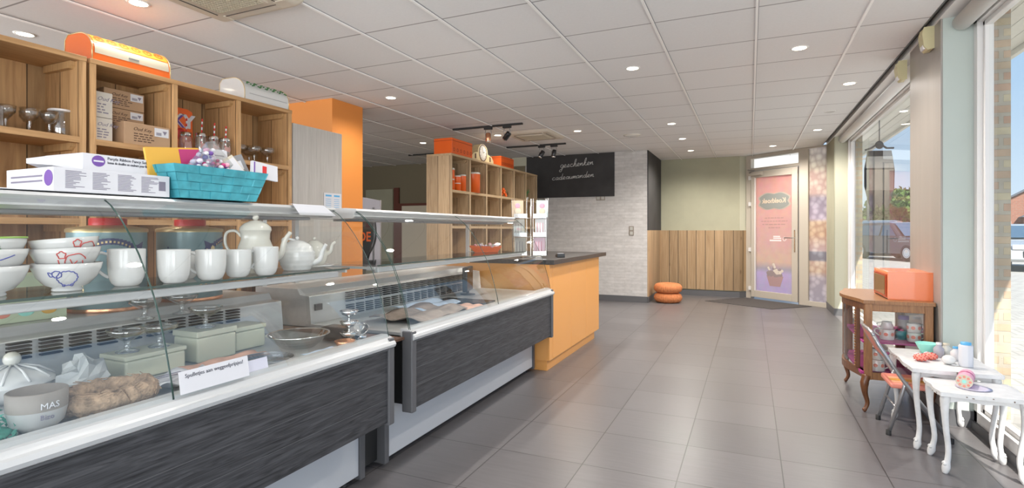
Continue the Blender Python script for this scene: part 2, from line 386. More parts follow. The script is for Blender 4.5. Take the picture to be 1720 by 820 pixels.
b = mb('dark_grey_tile').box(-3.7, -1.54, 8.958, 8.97, 0, .1).box(-1.545, -1.53, 8.958, 10.36, 0, .1).box(-1.53, -.17, 10.355, 10.37, 0, .1)
b.prism([(-.17, 10.35), (-.05, 10.445), (-.05, 10.47), (-.17, 10.37)], 'z', 0, .1)
struct(b.build('baseboard_back'))
# unseen wall behind the camera, its opening added to let light in
b = mb('olive').box(-7.7, 1.3, -3.5, -3.3, 2.55, 2.6).box(-7.9, -7.3, -3.5, -3.3, 0, 2.6).box(1.1, 1.3, -3.5, -3.3, 0, 2.6)
struct(b.build('wall_front'))
# right wall: piers
def pier(n, y0, y1, wallmat, facemat):
    struct(mb('brick_pale').box(1.32, 1.41, y0, y1, -.05, 2.72).build('wall_right_brick_%d' % n))
    b = mb(wallmat).box(1.085, 1.33, y0, y1, 0, 2.6); b.mat(facemat).box(1.075, 1.086, y0+.003, y1-.003, 0, 2.6)
    struct(b.build('wall_right_%d' % n))
    struct(mb('dark_grey_tile').box(1.068, 1.25, y0-.008, y1+.008, 0, .1).build('baseboard_right_%d' % n))
pier(1, 4.10, 4.80, 'pale_green', 'taupe')
pier(2, 8.70, 9.55, 'olive_light', 'olive')
pier(3, -.35, .25, 'pale_green', 'pale_green')
struct(mb('white_paint').box(1.22, 1.3, -3.3, 9.5, 2.49, 2.6).build('wall_right_lintel'))
b = mb('white_paint').box(1.065, 1.3, -3.3, 9.45, H-.012, H+.03); b.mat('black').box(1.02, 1.065, -3.3, 9.5, H+.03, H+.06)
b.mat('dark_grey').box(1.018, 1.026, -3.3, 9.5, H-.004, H+.05)
struct(b.build('trim_6'))
def window(n, y0, y1):
    b = mb('white_frame')
    x0, x1 = 1.235, 1.315; z0, z1 = .0, 2.49; w = .055
    b.box(x0, x1, y0, y0+w, z0, z1).box(x0, x1, y1-w, y1, z0, z1).box(x0, x1, y0, y1, z1-w, z1).box(x0, x1, y0, y1, .03, .03+w+.03)
    # inner stepped glazing bead
    x0, x1 = 1.262, 1.30; w2 = .085
    b.box(x0, x1, y0+w, y0+w2, .1, z1-w).box(x0, x1, y1-w2, y1-w, .1, z1-w).box(x0, x1, y0+w, y1-w, z1-w2, z1-w).box(x0, x1, y0+w, y1-w, .11, .14)
    o = struct(b.build('window_%d' % n, bevel=.004))
    g = mb('window_glass').quad((1.282, y0+.06, .1), (1.282, y1-.06, .1), (1.282, y1-.06, 2.45), (1.282, y0+.06, 2.45)).build('pane', o)
    b = mb('dark_grey_tile').box(1.22, 1.25, y0, y1, 0, .05); struct(b.build('trim_%d' % (20+n)))
    struct(mb('plaster_white').box(1.315, 1.45, y0, y1, -.05, .02).build('trim_%d' % (30+n)))
for yb0, yb1, lb in ((4.83, 8.67, 'long white rounded blind housing above the far window'), (.3, 4.07, 'white rounded blind housing above the near window')):
    tag(mb('white_paint').lathe([(.001, 0), (.048, 0), (.048, yb1-yb0), (.001, yb1-yb0)], (0, 0, 0), 24, T(1.17, yb0, 2.455, -PI/2)).build('blind_housing'), lb, 'roller blind')
window(1, 4.80, 8.70); window(2, .25, 4.10); window(3, -3.25, -.35)
# door wall (45 degree corner)
dr = struct(bpy.data.objects.new('door_1', None)); COL.objects.link(dr); dr.location = (-.05, 10.45, 0); dr.rotation_euler = (0, 0, math.radians(-39.56))
b = mb('beige_frame')
b.box(0, .10, -.03, .06, 0, H).box(1.01, 1.175, -.03, .06, 0, H).box(.1, 1.02, -.03, .06, 2.45, H).box(.1, 1.02, -.03, .06, 2.235, 2.285).box(1.175, 1.5, -.03, .06, 0, .075).box(1.175, 1.5, -.03, .06, 2.49, H).box(1.475, 1.53, -.03, .06, 0, H)
b.mat('dark_grey').box(1.012, 1.02, -.034, -.028, .0, 2.24)
b.build('door_frame', dr, bevel=.004)
b = mb('beige_frame').box(.115, .19, -.045, .04, .03, 2.225).box(.90, 1.005, -.045, .04, .03, 2.225).box(.19, .90, -.045, .04, .03, .145).box(.19, .90, -.045, .04, 2.11, 2.225)
b.mat('white_frame').box(.186, .20, -.047, -.02, .14, 2.115)
b.build('door_leaf', dr, bevel=.004)
def f_door(t):
    L = t.links.new; c = t.nodes.new('ShaderNodeTexCoord'); s = t.nodes.new('ShaderNodeSeparateXYZ'); L(c.outputs['Object'], s.inputs[0])
    mr = t.nodes.new('ShaderNodeMapRange'); mr.inputs['From Min'].default_value = .12; mr.inputs['From Max'].default_value = 2.12; L(s.outputs['Z'], mr.inputs[0])
    r = t.nodes.new('ShaderNodeValToRGB'); L(mr.outputs[0], r.inputs[0]); e = r.color_ramp.elements
    e[0].position = 0; e[0].color = (.48, .38, .54, 1); e[1].position = 1; e[1].color = (.64, .31, .27, 1)
    for p, cc in ((.17, (.50, .38, .54, 1)), (.21, (.40, .33, .35, 1)), (.27, (.62, .41, .30, 1)), (.42, (.60, .36, .31, 1))):
        k = e.new(p); k.color = cc
    n = t.nodes.new('ShaderNodeTexNoise'); n.inputs['Scale'].default_value = 9; L(c.outputs['Object'], n.inputs[0])
    mx = t.nodes.new('ShaderNodeMix'); mx.data_type = 'RGBA'; mx.blend_type = 'OVERLAY'; mx.inputs[0].default_value = .12; L(r.outputs[0], mx.inputs[6]); L(n.outputs['Color'], mx.inputs[7])
    return mx.outputs[2]
film('door_film', f_door)
def f_side(t):
    L = t.links.new; c = t.nodes.new('ShaderNodeTexCoord'); s = t.nodes.new('ShaderNodeSeparateXYZ'); L(c.outputs['Object'], s.inputs[0])
    mr = t.nodes.new('ShaderNodeMapRange'); mr.inputs['From Max'].default_value = 2.5; L(s.outputs['Z'], mr.inputs[0])
    r = t.nodes.new('ShaderNodeValToRGB'); L(mr.outputs[0], r.inputs[0]); e = r.color_ramp.elements
    e[0].position = 0; e[0].color = (0.519, 0.483, 0.519, 1); e[1].position = 1; e[1].color = (0.505, 0.47, 0.444, 1)
    for p, cc in ((.18, (0.485, 0.424, 0.434, 1)), (.22, (0.585, 0.432, 0.309, 1)), (.28, (0.594, 0.451, 0.349, 1)), (.29, (0.303, 0.287, 0.303, 1)), (.34, (0.306, 0.296, 0.316, 1)), (.35, (0.603, 0.486, 0.45, 1)), (.45, (0.572, 0.394, 0.266, 1)), (.53, (0.583, 0.43, 0.297, 1)), (.55, (0.509, 0.437, 0.499, 1)), (.68, (0.365, 0.324, 0.365, 1)), (.71, (0.605, 0.473, 0.401, 1)), (.84, (0.606, 0.479, 0.402, 1)), (.87, (0.562, 0.501, 0.399, 1))):
        k = e.new(p); k.color = cc
    v = t.nodes.new('ShaderNodeTexVoronoi'); v.inputs['Scale'].default_value = 11; L(c.outputs['Object'], v.inputs[0])
    vr = t.nodes.new('ShaderNodeValToRGB'); L(v.outputs['Distance'], vr.inputs[0]); vr.color_ramp.elements[0].color = (0.788, 0.753, 0.737, 1); vr.color_ramp.elements[1].color = (0.278, 0.227, 0.243, 1); vr.color_ramp.elements[0].position = .25; vr.color_ramp.elements[1].position = .7
    mx = t.nodes.new('ShaderNodeMix'); mx.data_type = 'RGBA'; mx.blend_type = 'OVERLAY'; mx.inputs[0].default_value = .42; L(r.outputs[0], mx.inputs[6]); L(vr.outputs[0], mx.inputs[7])
    return mx.outputs[2]
film('side_film', f_side)
mb('door_film').quad((.19, 0, .14), (.90, 0, .14), (.90, 0, 2.115), (.19, 0, 2.115)).build('door_film', dr)
mb('side_film').quad((1.172, 0, .07), (1.48, 0, .07), (1.48, 0, 2.495), (1.172, 0, 2.495)).build('panel_film', dr)
mb('window_glass').quad((.1, .02, 2.28), (1.01, .02, 2.28), (1.01, .02, 2.455), (.1, .02, 2.455)).build('transom_pane', dr)
# mirrored emblem printed on the far side of the door film
def emblem(sc, y, m, name):
    pts = []
    for i in range(72):
        a = 2*PI*i/72; rx = .30*sc; rz = .135*sc
        cx_ = math.copysign(abs(math.cos(a))**.6, math.cos(a)); cz_ = math.copysign(abs(math.sin(a))**.6, math.sin(a))
        pts.append((.543+rx*cx_*(1-.07*math.cos(2*PI*cz_/1.0)*abs(cx_)), 1.69+rz*cz_*(1+.13*math.sin(PI*abs(cx_)*1.15-.35))))
    return mb(m).prism(pts, 'y', y, y+.001).build(name, dr)
pm('emblem_grey', (.25, .26, .24), .7); pm('emblem_edge', (.42, .36, .30), .7); pm('emblem_text', (.62, .50, .38), .7); pm('print_rose', (.45, .26, .23), .7); pm('print_pale', (.86, .72, .72), .7)
emblem(1.0, -.003, 'emblem_edge', 'emblem_border'); emblem(.9, -.005, 'emblem_grey', 'emblem')
text('Koekhoek', 'emblem_text', .115, FY(.543, -.0065, 1.66) @ Matrix.Diagonal((-1, 1, 1, 1)), 'lettering', dr, align='CENTER', bold=.003, sx=.95)
b = mb('print_rose')
for z, w in ((1.395, .36), (1.34, .50), (1.285, .46), (1.23, .22)):
    k = .545-w/2
    while k < .545+w/2-.02:
        q = random.uniform(.03, .08); b.box(k, min(k+q, .545+w/2), -.003, -.001, z, z+.018); k += q+.014
b.build('small_print', dr)
b = mb('print_pale').box(.53, .66, -.003, -.001, 1.08, 1.10).box(.53, .68, -.003, -.001, 1.05, 1.07).box(.46, .68, -.003, -.001, 1.01, 1.035)
b.lathe([(.026, 0), (.034, 0)], (0, 0, 0), 20, T(.74, -.002, 1.05, PI/2)); b.build('small_mark', dr)
# cupcake printed on the film
pm('print_cup', (.40, .26, .26), .8); pm('print_choc', (.30, .24, .24), .8); pm('print_cream', (.66, .58, .50), .8)
mb('print_cup').prism([(.46, .245), (.66, .245), (.72, .42), (.40, .42)], 'y', -.003, -.001).build('cupcake_print', dr)
b = mb('print_choc')
for i in range(26): 
    a = random.uniform(0, PI); r = random.uniform(0, .14); b.ball((.56+r*1.1*math.cos(a), -.002, .42+r*math.sin(a)), random.uniform(.025, .045), 6, sy=.04)
b.mat('print_cream')
for i in range(22):
    a = random.uniform(.3, PI-.3); r = random.uniform(.05, .18); b.ball((.56+r*.9*math.cos(a), -.004, .44+r*math.sin(a)), random.uniform(.012, .03), 6, sy=.04)
b.build('cupcake_topping_print', dr)
b = mb('chrome').box(.950, .972, -.056, -.045, .84, 1.2).tube([(.961, -.05, 1.07), (.961, -.10, 1.07), (.80, -.10, 1.07)], .009)
b.build('door_handle', dr, bevel=.002)
b = mb('beige_frame').box(.10, .36, -.10, -.045, 2.15, 2.205); b.mat('mid_grey').tube([(.13, -.10, 2.2), (.30, -.18, 2.22), (.06, -.06, 2.26)], .008)
b.build('door_closer', dr, bevel=.006)
b = mb('white_frame')
for z in (.14, .82, 1.62, 2.08): b.box(.075, .115, -.065, -.03, z, z+.07)
b.build('hinge', dr, bevel=.004)
b = mb('mat_fibre').prism([(-.70, 9.60), (-.12, 10.33), (.88, 9.56), (.30, 9.0)], 'z', 0, .006)
tag(b.build('door_mat'), 'dark grey entrance mat on the floor in front of the pink door', 'door mat')
light('door_daylight', 'AREA', (1.35, 11.2, 1.5), 20, (1, .97, .93), aim=(-.637, -.77, -.1), shape='RECTANGLE', size=1.6, size_y=2.2)

# outside: ground, soffit
struct(mb('paving').box(1.32, 90, -40, 90, -.12, -.03).build('ground'))
b = mb('soffit')
for i in range(5): b.box(1.41+i*.118, 1.41+i*.118+.114, -4, 16, 2.70, 2.72)
b.box(2.0, 2.04, -4, 16, 2.655, 2.8); b.mat('mid_grey').box(1.41, 2.0, -4, 16, 2.722, 2.73)
struct(b.build('trim_10'))
b = mb('white_paint').lathe([(.001, 0), (.05, 0), (.055, .006), (.055, .02)], (0, 0, 0), 20)
b.mat('lamp_glow').lathe([(.001, -.001), (.042, -.001)], (0, 0, 0), 20)
tag(b.build('soffit_light'), 'small round light set in the white boards of the roof overhang outside', 'light').location = (1.75, 8.1, 2.68)

struct(mb('plaster_white').box(-.7, 1.3, 13.0, 13.2, 2.2, 3.4).build('trim_11'))
# ================================================================== CEILING ITEMS
lights_xy = [(-4.45, 1.963, 'far left downlight above the shelf of glasses'), (-3.24, 1.963, 'downlight beside the large ceiling air unit at top left'),
 (-3.265, 4.385, 'downlight in front of the orange column'), (-.874, 4.385, 'downlight in the middle of the ceiling, nearest the camera over the walkway'),
 (.325, 4.385, 'downlight near the window side, biggest on the right'), (.812, 5.625, 'downlight by the window edge behind the nearest right one'),
 (-.89, 6.86, 'nearest of the three downlights in a row over the walkway'), (-.894, 8.05, 'middle of the three downlights in a row over the walkway'),
 (-.90, 9.31, 'farthest of the three downlights, in front of the green recess wall'), (-2.095, 6.858, 'small downlight right of the far ceiling air unit'),
 (-4.51, 6.85, 'downlight over the dark back bay left of the far shelf unit'), (.321, 9.306, 'downlight just in front of the pink door'),
 (.805, 8.054, 'farthest downlight along the window edge'), (-3.2, 6.72, 'downlight behind the chrome spot of the nearer track')]
src = None
for i, (x, y, lab) in enumerate(lights_xy):
    if src is None:
        src = thing('downlight', 'lit round recessed '+lab, 'ceiling light', (x, y, H), 0, 'recessed ceiling downlights')
        mb('white_paint').lathe([(.047, -.004), (.056, -.006), (.062, 0)], (0, 0, 0), 28).build('trim_ring', src)
        mb('lamp_glow').lathe([(.001, -.002), (.046, -.003)], (0, 0, 0), 28).build('lamp_face', src)
    else: dup(src, (x, y, H), 'lit round recessed '+lab, group='recessed ceiling downlights')
for x, y in [(a[0], a[1]) for a in lights_xy]+[(-.87, 1.96), (-2.06, 1.96), (.33, 1.96), (-.87, -.45), (-2.06, 4.4), (-3.24, -.45)]:  # points after the fixture list have no fixture, added as fill
    light('downlight_and_fill_beam', 'SPOT', (x, y, H-.03), 12 if (x < -3 and y < 3) or x == -3.2 else (44 if y < 3 or (x < -3 and y < 5) else 112), (1, .94, .87), aim=(0, 0, -1), spot_size=2.75, spot_blend=.8, shadow_soft_size=.035)
d = thing('downlight', 'unlit recessed ring near the window edge between two lit downlights', 'ceiling light', (.812, 6.863, H))
mb('white_paint').lathe([(.047, -.004), (.056, -.006), (.062, 0)], (0, 0, 0), 28).build('trim_ring', d)
mb('frosted').lathe([(.001, .0), (.046, -.001)], (0, 0, 0), 28).build('lamp_face', d)
b = mb('ceramic_cream').lathe([(.001, -.018), (.09, -.018), (.115, -.01), (.12, 0)], (0, 0, 0), 32)
place(b.build('smoke_detector'), 'flat round cream disc on the ceiling in front of the grey wall', 'smoke detector', (-1.494, 7.46, H))
def ac_unit(x, y, lab, s=.33):
    t = thing('air_conditioner', lab, 'air conditioner', (x, y, H), 0, 'ceiling cassette air units')
    mb('ac_beige').lathe([(s*1.414, 0), (s*1.40, -.02), (s*1.28, -.038), (.0, -.038)], (0, 0, 0), 4, Matrix.Rotation(PI/4, 4, 'Z')).build('cover', t, bevel=.03, seg=3)
    b = mb('ac_beige').box(-s*.58, s*.58, -s*.58, s*.58, -.046, -.036)
    b.mat('cream')
    for i in range(19):
        q = -s*.52+i*s*1.04/18; b.box(q-.003, q+.003, -s*.53, s*.53, -.050, -.045).box(-s*.53, s*.53, q-.003, q+.003, -.050, -.045)
    b.build('grille', t)
    for k in range(4):
        R = Matrix.Rotation(k*PI/2, 4, 'Z')
        b = mb('ac_slot').box(-s*.62, s*.62, s*.70, s*.715, -.043, -.036, R); b.mat('ac_beige').box(-s*.6, s*.6, s*.72, s*.86, -.046, -.034, R @ T(0, 0, 0, .02))
        b.box(-s*.64, -s*.60, s*.68, s*.88, -.044, -.03, R).build('louvre', t, bevel=.004)
    return t
ac_unit(-2.66, 2.0, 'large beige ceiling air unit with mesh grille at the top left of the photo')
ac_unit(-2.70, 6.86, 'small beige ceiling air unit between the two black spotlight tracks')
def spot_track(x0, x1, y, spots, lab):
    t = thing('spotlight_track', lab, 'track light', ((x0+x1)/2, y, H), 0, 'black ceiling spotlight tracks'); w = (x1-x0)/2
    mb('black').box(-w, w, -.017, .017, -.022, 0).build('track', t, bevel=.003)
    for sx, aim, m in spots:
        X = T(sx-(x0+x1)/2, 0, 0)
        h = mb('black').box(-.055, .055, -.018, .018, -.05, -.02, X).build('adapter', t, bevel=.004)
        for q in (-1, 1): mb('tube_grey').tube([(q*.035, 0, -.05), (q*.042, 0, -.09), (q*.036, 0, -.14)], .004, 6, X).build('bracket_arm', t)
        X2 = X @ T(0, 0, -.145) @ Vector((0, 0, -1)).rotation_difference(Vector(aim).normalized()).to_matrix().to_4x4()
        b = mb(m).lathe([(.001, .05), (.03, .05), (.034, .04), (.034, -.05), (.03, -.055)], (0, 0, 0), 20, X2); b.build('spot_head', t)
        mb('chrome').lathe([(.031, -.05), (.034, -.062), (.028, -.064), (.001, -.03)], (0, 0, 0), 20, X2).build('reflector', t)
spot_track(-3.53, -2.55, 6.06, [(-3.02, (.05, -.1, -1), 'copper'), (-2.76, (-.8, .3, -.7), 'black_gloss')], 'nearer black ceiling track holding one copper and one dark spotlight')
spot_track(-3.52, -2.54, 7.72, [(-2.93, (-.5, -.3, -1), 'black_gloss'), (-2.73, (-.15, -.1, -1), 'black_gloss')], 'farther black ceiling track with two dark spots in front of the blackboard')
spot_track(-5.45, -4.3, 7.83, [(-5.0, (.4, -.2, -1), 'black_gloss')], 'black ceiling track with one black spot left of the far shelf unit')

# ================================================================== WALL ITEMS
bb = thing('blackboard', 'black chalkboard panel with handwritten Dutch words high on the grey wall', 'blackboard', (-2.89, 8.965, 2.14))
mb('chalk_dark').box(-.80, .80, -.012, 0, -.37, .372).build('board', bb)
G = {'g': [[(.5, .9), (.2, .95), (.05, .6), (.2, .35), (.45, .5), (.55, .9), (.5, .1), (.35, -.6), (.1, -.6), (.05, -.3), (.6, .25)]],
 'e': [[(0, .3), (.3, .55), (.45, .8), (.25, .95), (.1, .6), (.2, .3), (.55, .35)]], 's': [[(0, .3), (.3, .95), (.4, .6), (.3, .3), (.1, .35), (.55, .35)]],
 'c': [[(.45, .85), (.2, .9), (.05, .6), (.2, .3), (.55, .4)]], 'h': [[(0, .3), (.3, 1.2), (.3, 1.9), (.15, 1.7), (.12, .3), (.2, .7), (.4, .9), (.45, .3), (.6, .35)]],
 'n': [[(0, .4), (.1, .9), (.12, .3), (.2, .7), (.38, .9), (.42, .35), (.6, .35)]], 'k': [[(0, .3), (.3, 1.2), (.3, 1.9), (.15, 1.7), (.12, .3), (.15, .65), (.42, .9), (.2, .6), (.45, .3), (.6, .35)]],
 'a': [[(.45, .85), (.2, .9), (.05, .55), (.2, .3), (.4, .5), (.47, .9), (.45, .35), (.6, .35)]], 'd': [[(.45, .8), (.2, .9), (.05, .55), (.2, .3), (.4, .5), (.5, 1.8), (.46, .35), (.62, .35)]],
 'u': [[(0, .4), (.08, .9), (.1, .4), (.25, .3), (.4, .5), (.45, .9), (.45, .35), (.6, .35)]], 'm': [[(0, .4), (.08, .9), (.1, .3), (.18, .7), (.28, .88), (.3, .3), (.38, .7), (.5, .88), (.53, .35), (.68, .35)]]}
def smooth(p, n=4):
    out = []
    for i in range(len(p)-1):
        a, b_, c, d_ = p[max(i-1, 0)], p[i], p[i+1], p[min(i+2, len(p)-1)]
        for k in range(n):
            t = k/n
            out.append(tuple(.5*((2*b_[j])+(-a[j]+c[j])*t+(2*a[j]-5*b_[j]+4*c[j]-d_[j])*t*t+(-a[j]+3*b_[j]-3*c[j]+d_[j])*t**3) for j in range(len(b_))))
    out.append(tuple(p[-1])); return out
def script(word, x, z, w, h, rise, name):
    b = mb('chalk'); cw = w/len(word)
    for i, ch in enumerate(word):
        for st in G[ch]:
            b.tube([(x+i*cw+px/.6*cw+pz*.03*h/.1*.0+ pz*h*.25, -.014, z+pz*h+rise*i) for px, pz in smooth(st)], .0042, 5)
    b.build(name, bb)
script('geschenken', -.17, .13, .60, .075, .0035, 'chalk_word'); script('cadeaumanden', -.32, -.08, .76, .068, .003, 'chalk_word')
def plate(x, z, w, h, lab, n, vert=False):
    t = thing('wall_switch', lab, 'switch', (x, 8.969, z))
    mb('switch_taupe').box(-w/2, w/2, -.008, 0, -h/2, h/2).build('plate', t, bevel=.002)
    b = mb('taupe_light')
    for i in range(n):
        if vert: b.box(-.025, .025, -.013, -.008, -h/2+.012+i*h/n, -h/2-.012+(i+1)*h/n)
        else: b.box(-w/2+.012+i*w/n, -w/2-.012+(i+1)*w/n, -.013, -.008, -.025, .025)
    b.build('rocker', t, bevel=.002)
plate(-1.808, 1.185, .08, .155, 'brown double switch on the grey textured wall at hand height', 2, True)
plate(-2.33, 1.742, .155, .075, 'brown double wall socket right below the blackboard', 2)
plate(-3.41, 1.735, .12, .075, 'brown wall socket below the left end of the blackboard', 1)
def sensor(y, z, lab):
    t = thing('motion_sensor', lab, 'sensor', (1.075, y, z), 0, 'cream sensors on the pier')
    mb('sensor_cream').prism([(0, .075), (-.055, .072), (-.065, .03), (-.055, -.05), (-.035, -.075), (0, -.07)], 'y', -.045, .045).build('housing', t, bevel=.01, seg=3)
    mb('frosted').box(-.064, -.05, -.03, .03, -.06, -.03, T(0, 0, 0, 0, -.12)).build('lens', t, bevel=.004)
sensor(4.27, 2.43, 'cream motion sensor at the near top corner of the window pier')
sensor(4.92, 2.40, 'cream motion sensor at the far top corner of the window pier')
# orange column and grey board
tag(mb('orange_wall').box(-4.45, -3.81, 4.16, 4.62, 0, H).build('column'), 'orange painted square column standing behind the display counters', 'column')
pn = thing('partition_panel', 'tall pale grey wood-grain panel beside the near wooden shelf unit', 'panel', (-3.3, 3.17, 0))
mb('grey_board').box(-.03, 0, 0, .555, 0, 2.045).build('board', pn, bevel=.002)
ct = thing('certificate', 'two small pale blue printed notices taped to the grey panel', 'notice', (-3.297, 3.60, 1.43))
b = mb('paper').box(0, .002, -.10, .112, -.06, .085)
b.build('sheet', ct)
b = mb('blue_cap')
for q in (-.09, .01):
    b.box(.002, .003, q+.01, q+.08, .055, .07)
    for k in range(5): b.box(.002, .0028, q+.01, q+.075, .03-k*.017, .034-k*.017)
b.build('print', ct)
# rear bay bits seen between the column and the far shelf unit
b = mb('brown_frame').box(-6.58, -6.46, 8.93, 8.965, 0, 2.05).build('wood_post')
tag(b, 'dark brown upright door post on the dim back wall', 'door post')
t = thing('cream_cabinet', 'cream panel in a dark red frame low on the dim back wall', 'cabinet', (-6.1, 8.95, 0))
mb('brown_frame').box(-.36, .36, -.03, 0, 0, 1.73).build('frame', t); mb('cream').box(-.27, .34, -.04, -.03, .05, 1.68).build('panel', t)
t = thing('banner', 'white and black banner with orange letters standing behind the orange column', 'banner', (-5.03, 6.2, .62), -.1)
mb('screen_white').prism([(-.5, 0), (.25, 0), (.25, 1.0), (.22, 1.0), (-.5, 1.12)], 'y', 0, .02).build('sheet', t)
mb('black').prism([(-.5, 0), (-.02, 0), (.12, .45), (.12, .74), (-.5, .74)], 'y', -.004, 0).build('black_field', t)
mb('black').tube([(p[0], -.004, p[1]) for p in smooth([(-.2, .80), (-.1, .78), (.02, .86), (.10, .84), (.14, .76), (.17, .55), (.14, .38), (.02, .2), (-.05, .02)])], .014, 6).build('brush_line', t)
mb('mid_grey').box(-.4, -.36, .0, .03, -.62, .9).build('stand_pole', t); mb('mid_grey').box(.1, .14, .0, .03, -.62, .9).build('stand_pole', t)
text('KOE', 'orange_plastic', .19, FY(-.30, -.006, .42), 'lettering', t, bold=.004)
tag(mb('olive').box(-7.3, -6.62, 8.95, 8.97, 0, 2.03).build('wall_panel'), 'plain olive panel on the dim back wall left of the brown post', 'panel')

# ================================================================== SHELF UNITS
def shelf_unit(name, lab, y0, ncol, cw, mats, ztop=2.14):
    side, back, edge, flat = mats
    D = .35; Lh = ncol*cw+.03
    t = thing(name, lab, 'shelf unit', (-3.3, y0, 0), 0, 'wooden compartment shelf units')
    mb(back).box(-D, -D+.015, 0, Lh, 0, ztop).build('back_panel', t)
    for i in range(ncol+1):
        b = mb(side).box(-D+.015, 0, i*cw, i*cw+.03, .0, ztop-.028 if 0 < i < ncol else ztop-.028)
        b.build('side_panel' if i in (0, ncol) else 'divider', t)
    mb(flat).box(-D, .004, -.002, Lh+.002, ztop-.028, ztop).build('top_board', t, bevel=.003)
    for r in range(1, 5):
        z = ztop-.44*r
        if z < .02: z = .05
        for i in range(ncol):
            b = mb(flat).box(-D+.015, .001, i*cw+.03, (i+1)*cw, z-.032, z)
            b.build('shelf', t)
            if r < 4:
                c = mb(edge).prism([(-D+.05, z-.032), (-.04, z-.032), (-.04, z-.05), (-.06, z-.07), (-D+.05, z-.07)], 'y', i*cw+.03, i*cw+.055)
                c.build('cleat', t)
                mb(edge).prism([(-D+.05, z-.032), (-.04, z-.032), (-.04, z-.05), (-.06, z-.07), (-D+.05, z-.07)], 'y', (i+1)*cw-.025, (i+1)*cw).build('cleat', t)
    for i in range(ncol):
        z = ztop+.0
        mb(edge).prism([(-D+.05, z-.03), (-.04, z-.03), (-.04, z-.05), (-.06, z-.068), (-D+.05, z-.068)], 'y', (i+1)*cw-.025, (i+1)*cw).build('cleat', t)
    return t
P1 = ('pine_side', 'pine', 'pine_edge', 'pine_y'); P2 = ('old_pine_side', 'old_pine', 'old_pine_y', 'old_pine_y')
shelf_unit('shelf_unit', 'left pine shelf unit cut by the photo edge holding clear glassware', .28, 3, .472, P1)
shelf_unit('shelf_unit', 'middle pine shelf unit with cartons and straw jars behind the near display counter', 1.745, 3, .4605, P1)
shelf_unit('shelf_unit', 'far pine shelf unit with orange storage tins behind the far display counter', 5.62, 6, .4715, P2, 2.13)
SZ = 1.70   # top shelf surface
def shade(prof, thick): return prof+[(max(.001, r-thick), z) for r, z in prof[::-1]]
def coupe_mb(R=.045, h=.10):
    return mb('ware_glass').lathe([(.001, .0), (.03, .0), (.032, .004), (.006, .012), (.005, h*.3), (.009, h*.42), (.006, h*.5), (R*.5, h*.56), (R*.92, h*.75), (R, h), (R-.003, h), (R*.88, h*.77), (R*.4, h*.6), (.001, h*.57)], (0, 0, 0), 20)
# glasses on the left unit
s0 = None
gl = [(-3.42, 1.43, 'stemmed glass nearest the square glass jar on the left shelf'), (-3.52, 1.46, 'stemmed glass behind the front left one on the left shelf'), (-3.40, 1.52, 'stemmed glass in the middle of the left shelf'), (-3.50, 1.56, 'stemmed glass behind the middle of the left shelf'), (-3.40, 1.605, 'stemmed glass just left of the lidded storage jar')]
for x, y, lab in gl:
    loc = (x, y, SZ)
    if s0 is None: s0 = place(coupe_mb(.042, .125).build('stemmed_glass'), lab, 'glass', loc, 0, 'stemmed glasses on the left shelf')
    else: dup(s0, loc, lab, group='stemmed glasses on the left shelf')
t = thing('storage_jar', 'clear glass storage jar with flat lid at the right end of the left shelf', 'jar', (-3.44, 1.675, SZ))
mb('ware_glass').lathe([(.001, .003), (.05, .003), (.053, .01), (.053, .14), (.05, .142), (.048, .138), (.048, .01), (.001, .008)], (0, 0, 0), 28).build('jar_body', t)
mb('frosted').lathe([(.001, .152), (.054, .152), (.057, .146), (.054, .14), (.001, .142)], (0, 0, 0), 28).build('lid', t)
t = thing('glass_jar', 'square glass jar at the left photo edge on the wooden shelf', 'jar', (-3.40, 1.355, SZ))
mb('ware_glass').box(-.045, .045, -.045, .045, 0, .115).build('jar_body', t, bevel=.012, seg=3); mb('ware_glass').lathe([(.03, .115), (.032, .13), (.034, .135), (.001, .14)], (0, 0, 0), 20).build('stopper', t)
# cartons
def carton(x, y, z, sx, sy, sz, m, lab, rz=0, labelled=True, grp='cartons in the middle shelf unit'):
    t = thing('carton', lab, 'box', (x, y, z), rz, grp)
    mb(m).box(-sx/2, sx/2, -sy/2, sy/2, 0, sz).build('box_body', t, bevel=.003)
    b = mb('print_grey' if m != 'carton' else 'brown_dark')
    X = FX(sx/2+.0005, -sy*.32, sz*.66)
    text('Chalet Key' if False else 'Oud Key', b.mats[0], sz*.22, X, 'lettering', t, shear=.4)
    q = mb(b.mats[0])
    for k in range(4):
        y_ = -sy*.30
        while y_ < sy*.08:
            w = random.uniform(.012, .028); q.box(sx/2, sx/2+.0008, y_, y_+w, sz*(.50-.11*k), sz*(.545-.11*k)); y_ += w+.007
    q.build('small_print', t)
    if labelled:
        l = mb('paper').box(sx/2, sx/2+.0012, sy*.14, sy*.46, sz*.52, sz*.92).build('label', t)
        b = mb('print_grey')
        for k in range(8): b.box(sx/2+.0012, sx/2+.002, sy*.18+k*.004, sy*.18+k*.004+.002, sz*.58, sz*.72)
        b.prism([(sy*.32, sz*.8), (sy*.42, sz*.8), (sy*.37, sz*.62)], 'x', sx/2+.0012, sx/2+.002); b.build('barcode', l)
carton(-3.46, 1.842, SZ, .2, .1, .135, 'carton_white', 'lower white carton at the left of the carton compartment', labelled=False)
carton(-3.46, 1.842, SZ+.137, .2, .1, .145, 'carton_white', 'upper white carton at the left of the carton compartment', labelled=False)
carton(-3.55, 2.015, SZ, .165, .23, .118, 'carton', 'brown carton at the back bottom of the carton stack')
carton(-3.55, 2.02, SZ+.12, .165, .23, .108, 'carton', 'middle brown carton of the stack in the middle shelf unit')
carton(-3.55, 2.02, SZ+.23, .165, .23, .11, 'carton', 'topmost brown carton of the stack in the middle shelf unit')
carton(-3.385, 2.06, SZ, .15, .27, .13, 'carton', 'front brown carton standing before the stack in the middle shelf unit', grp=None)
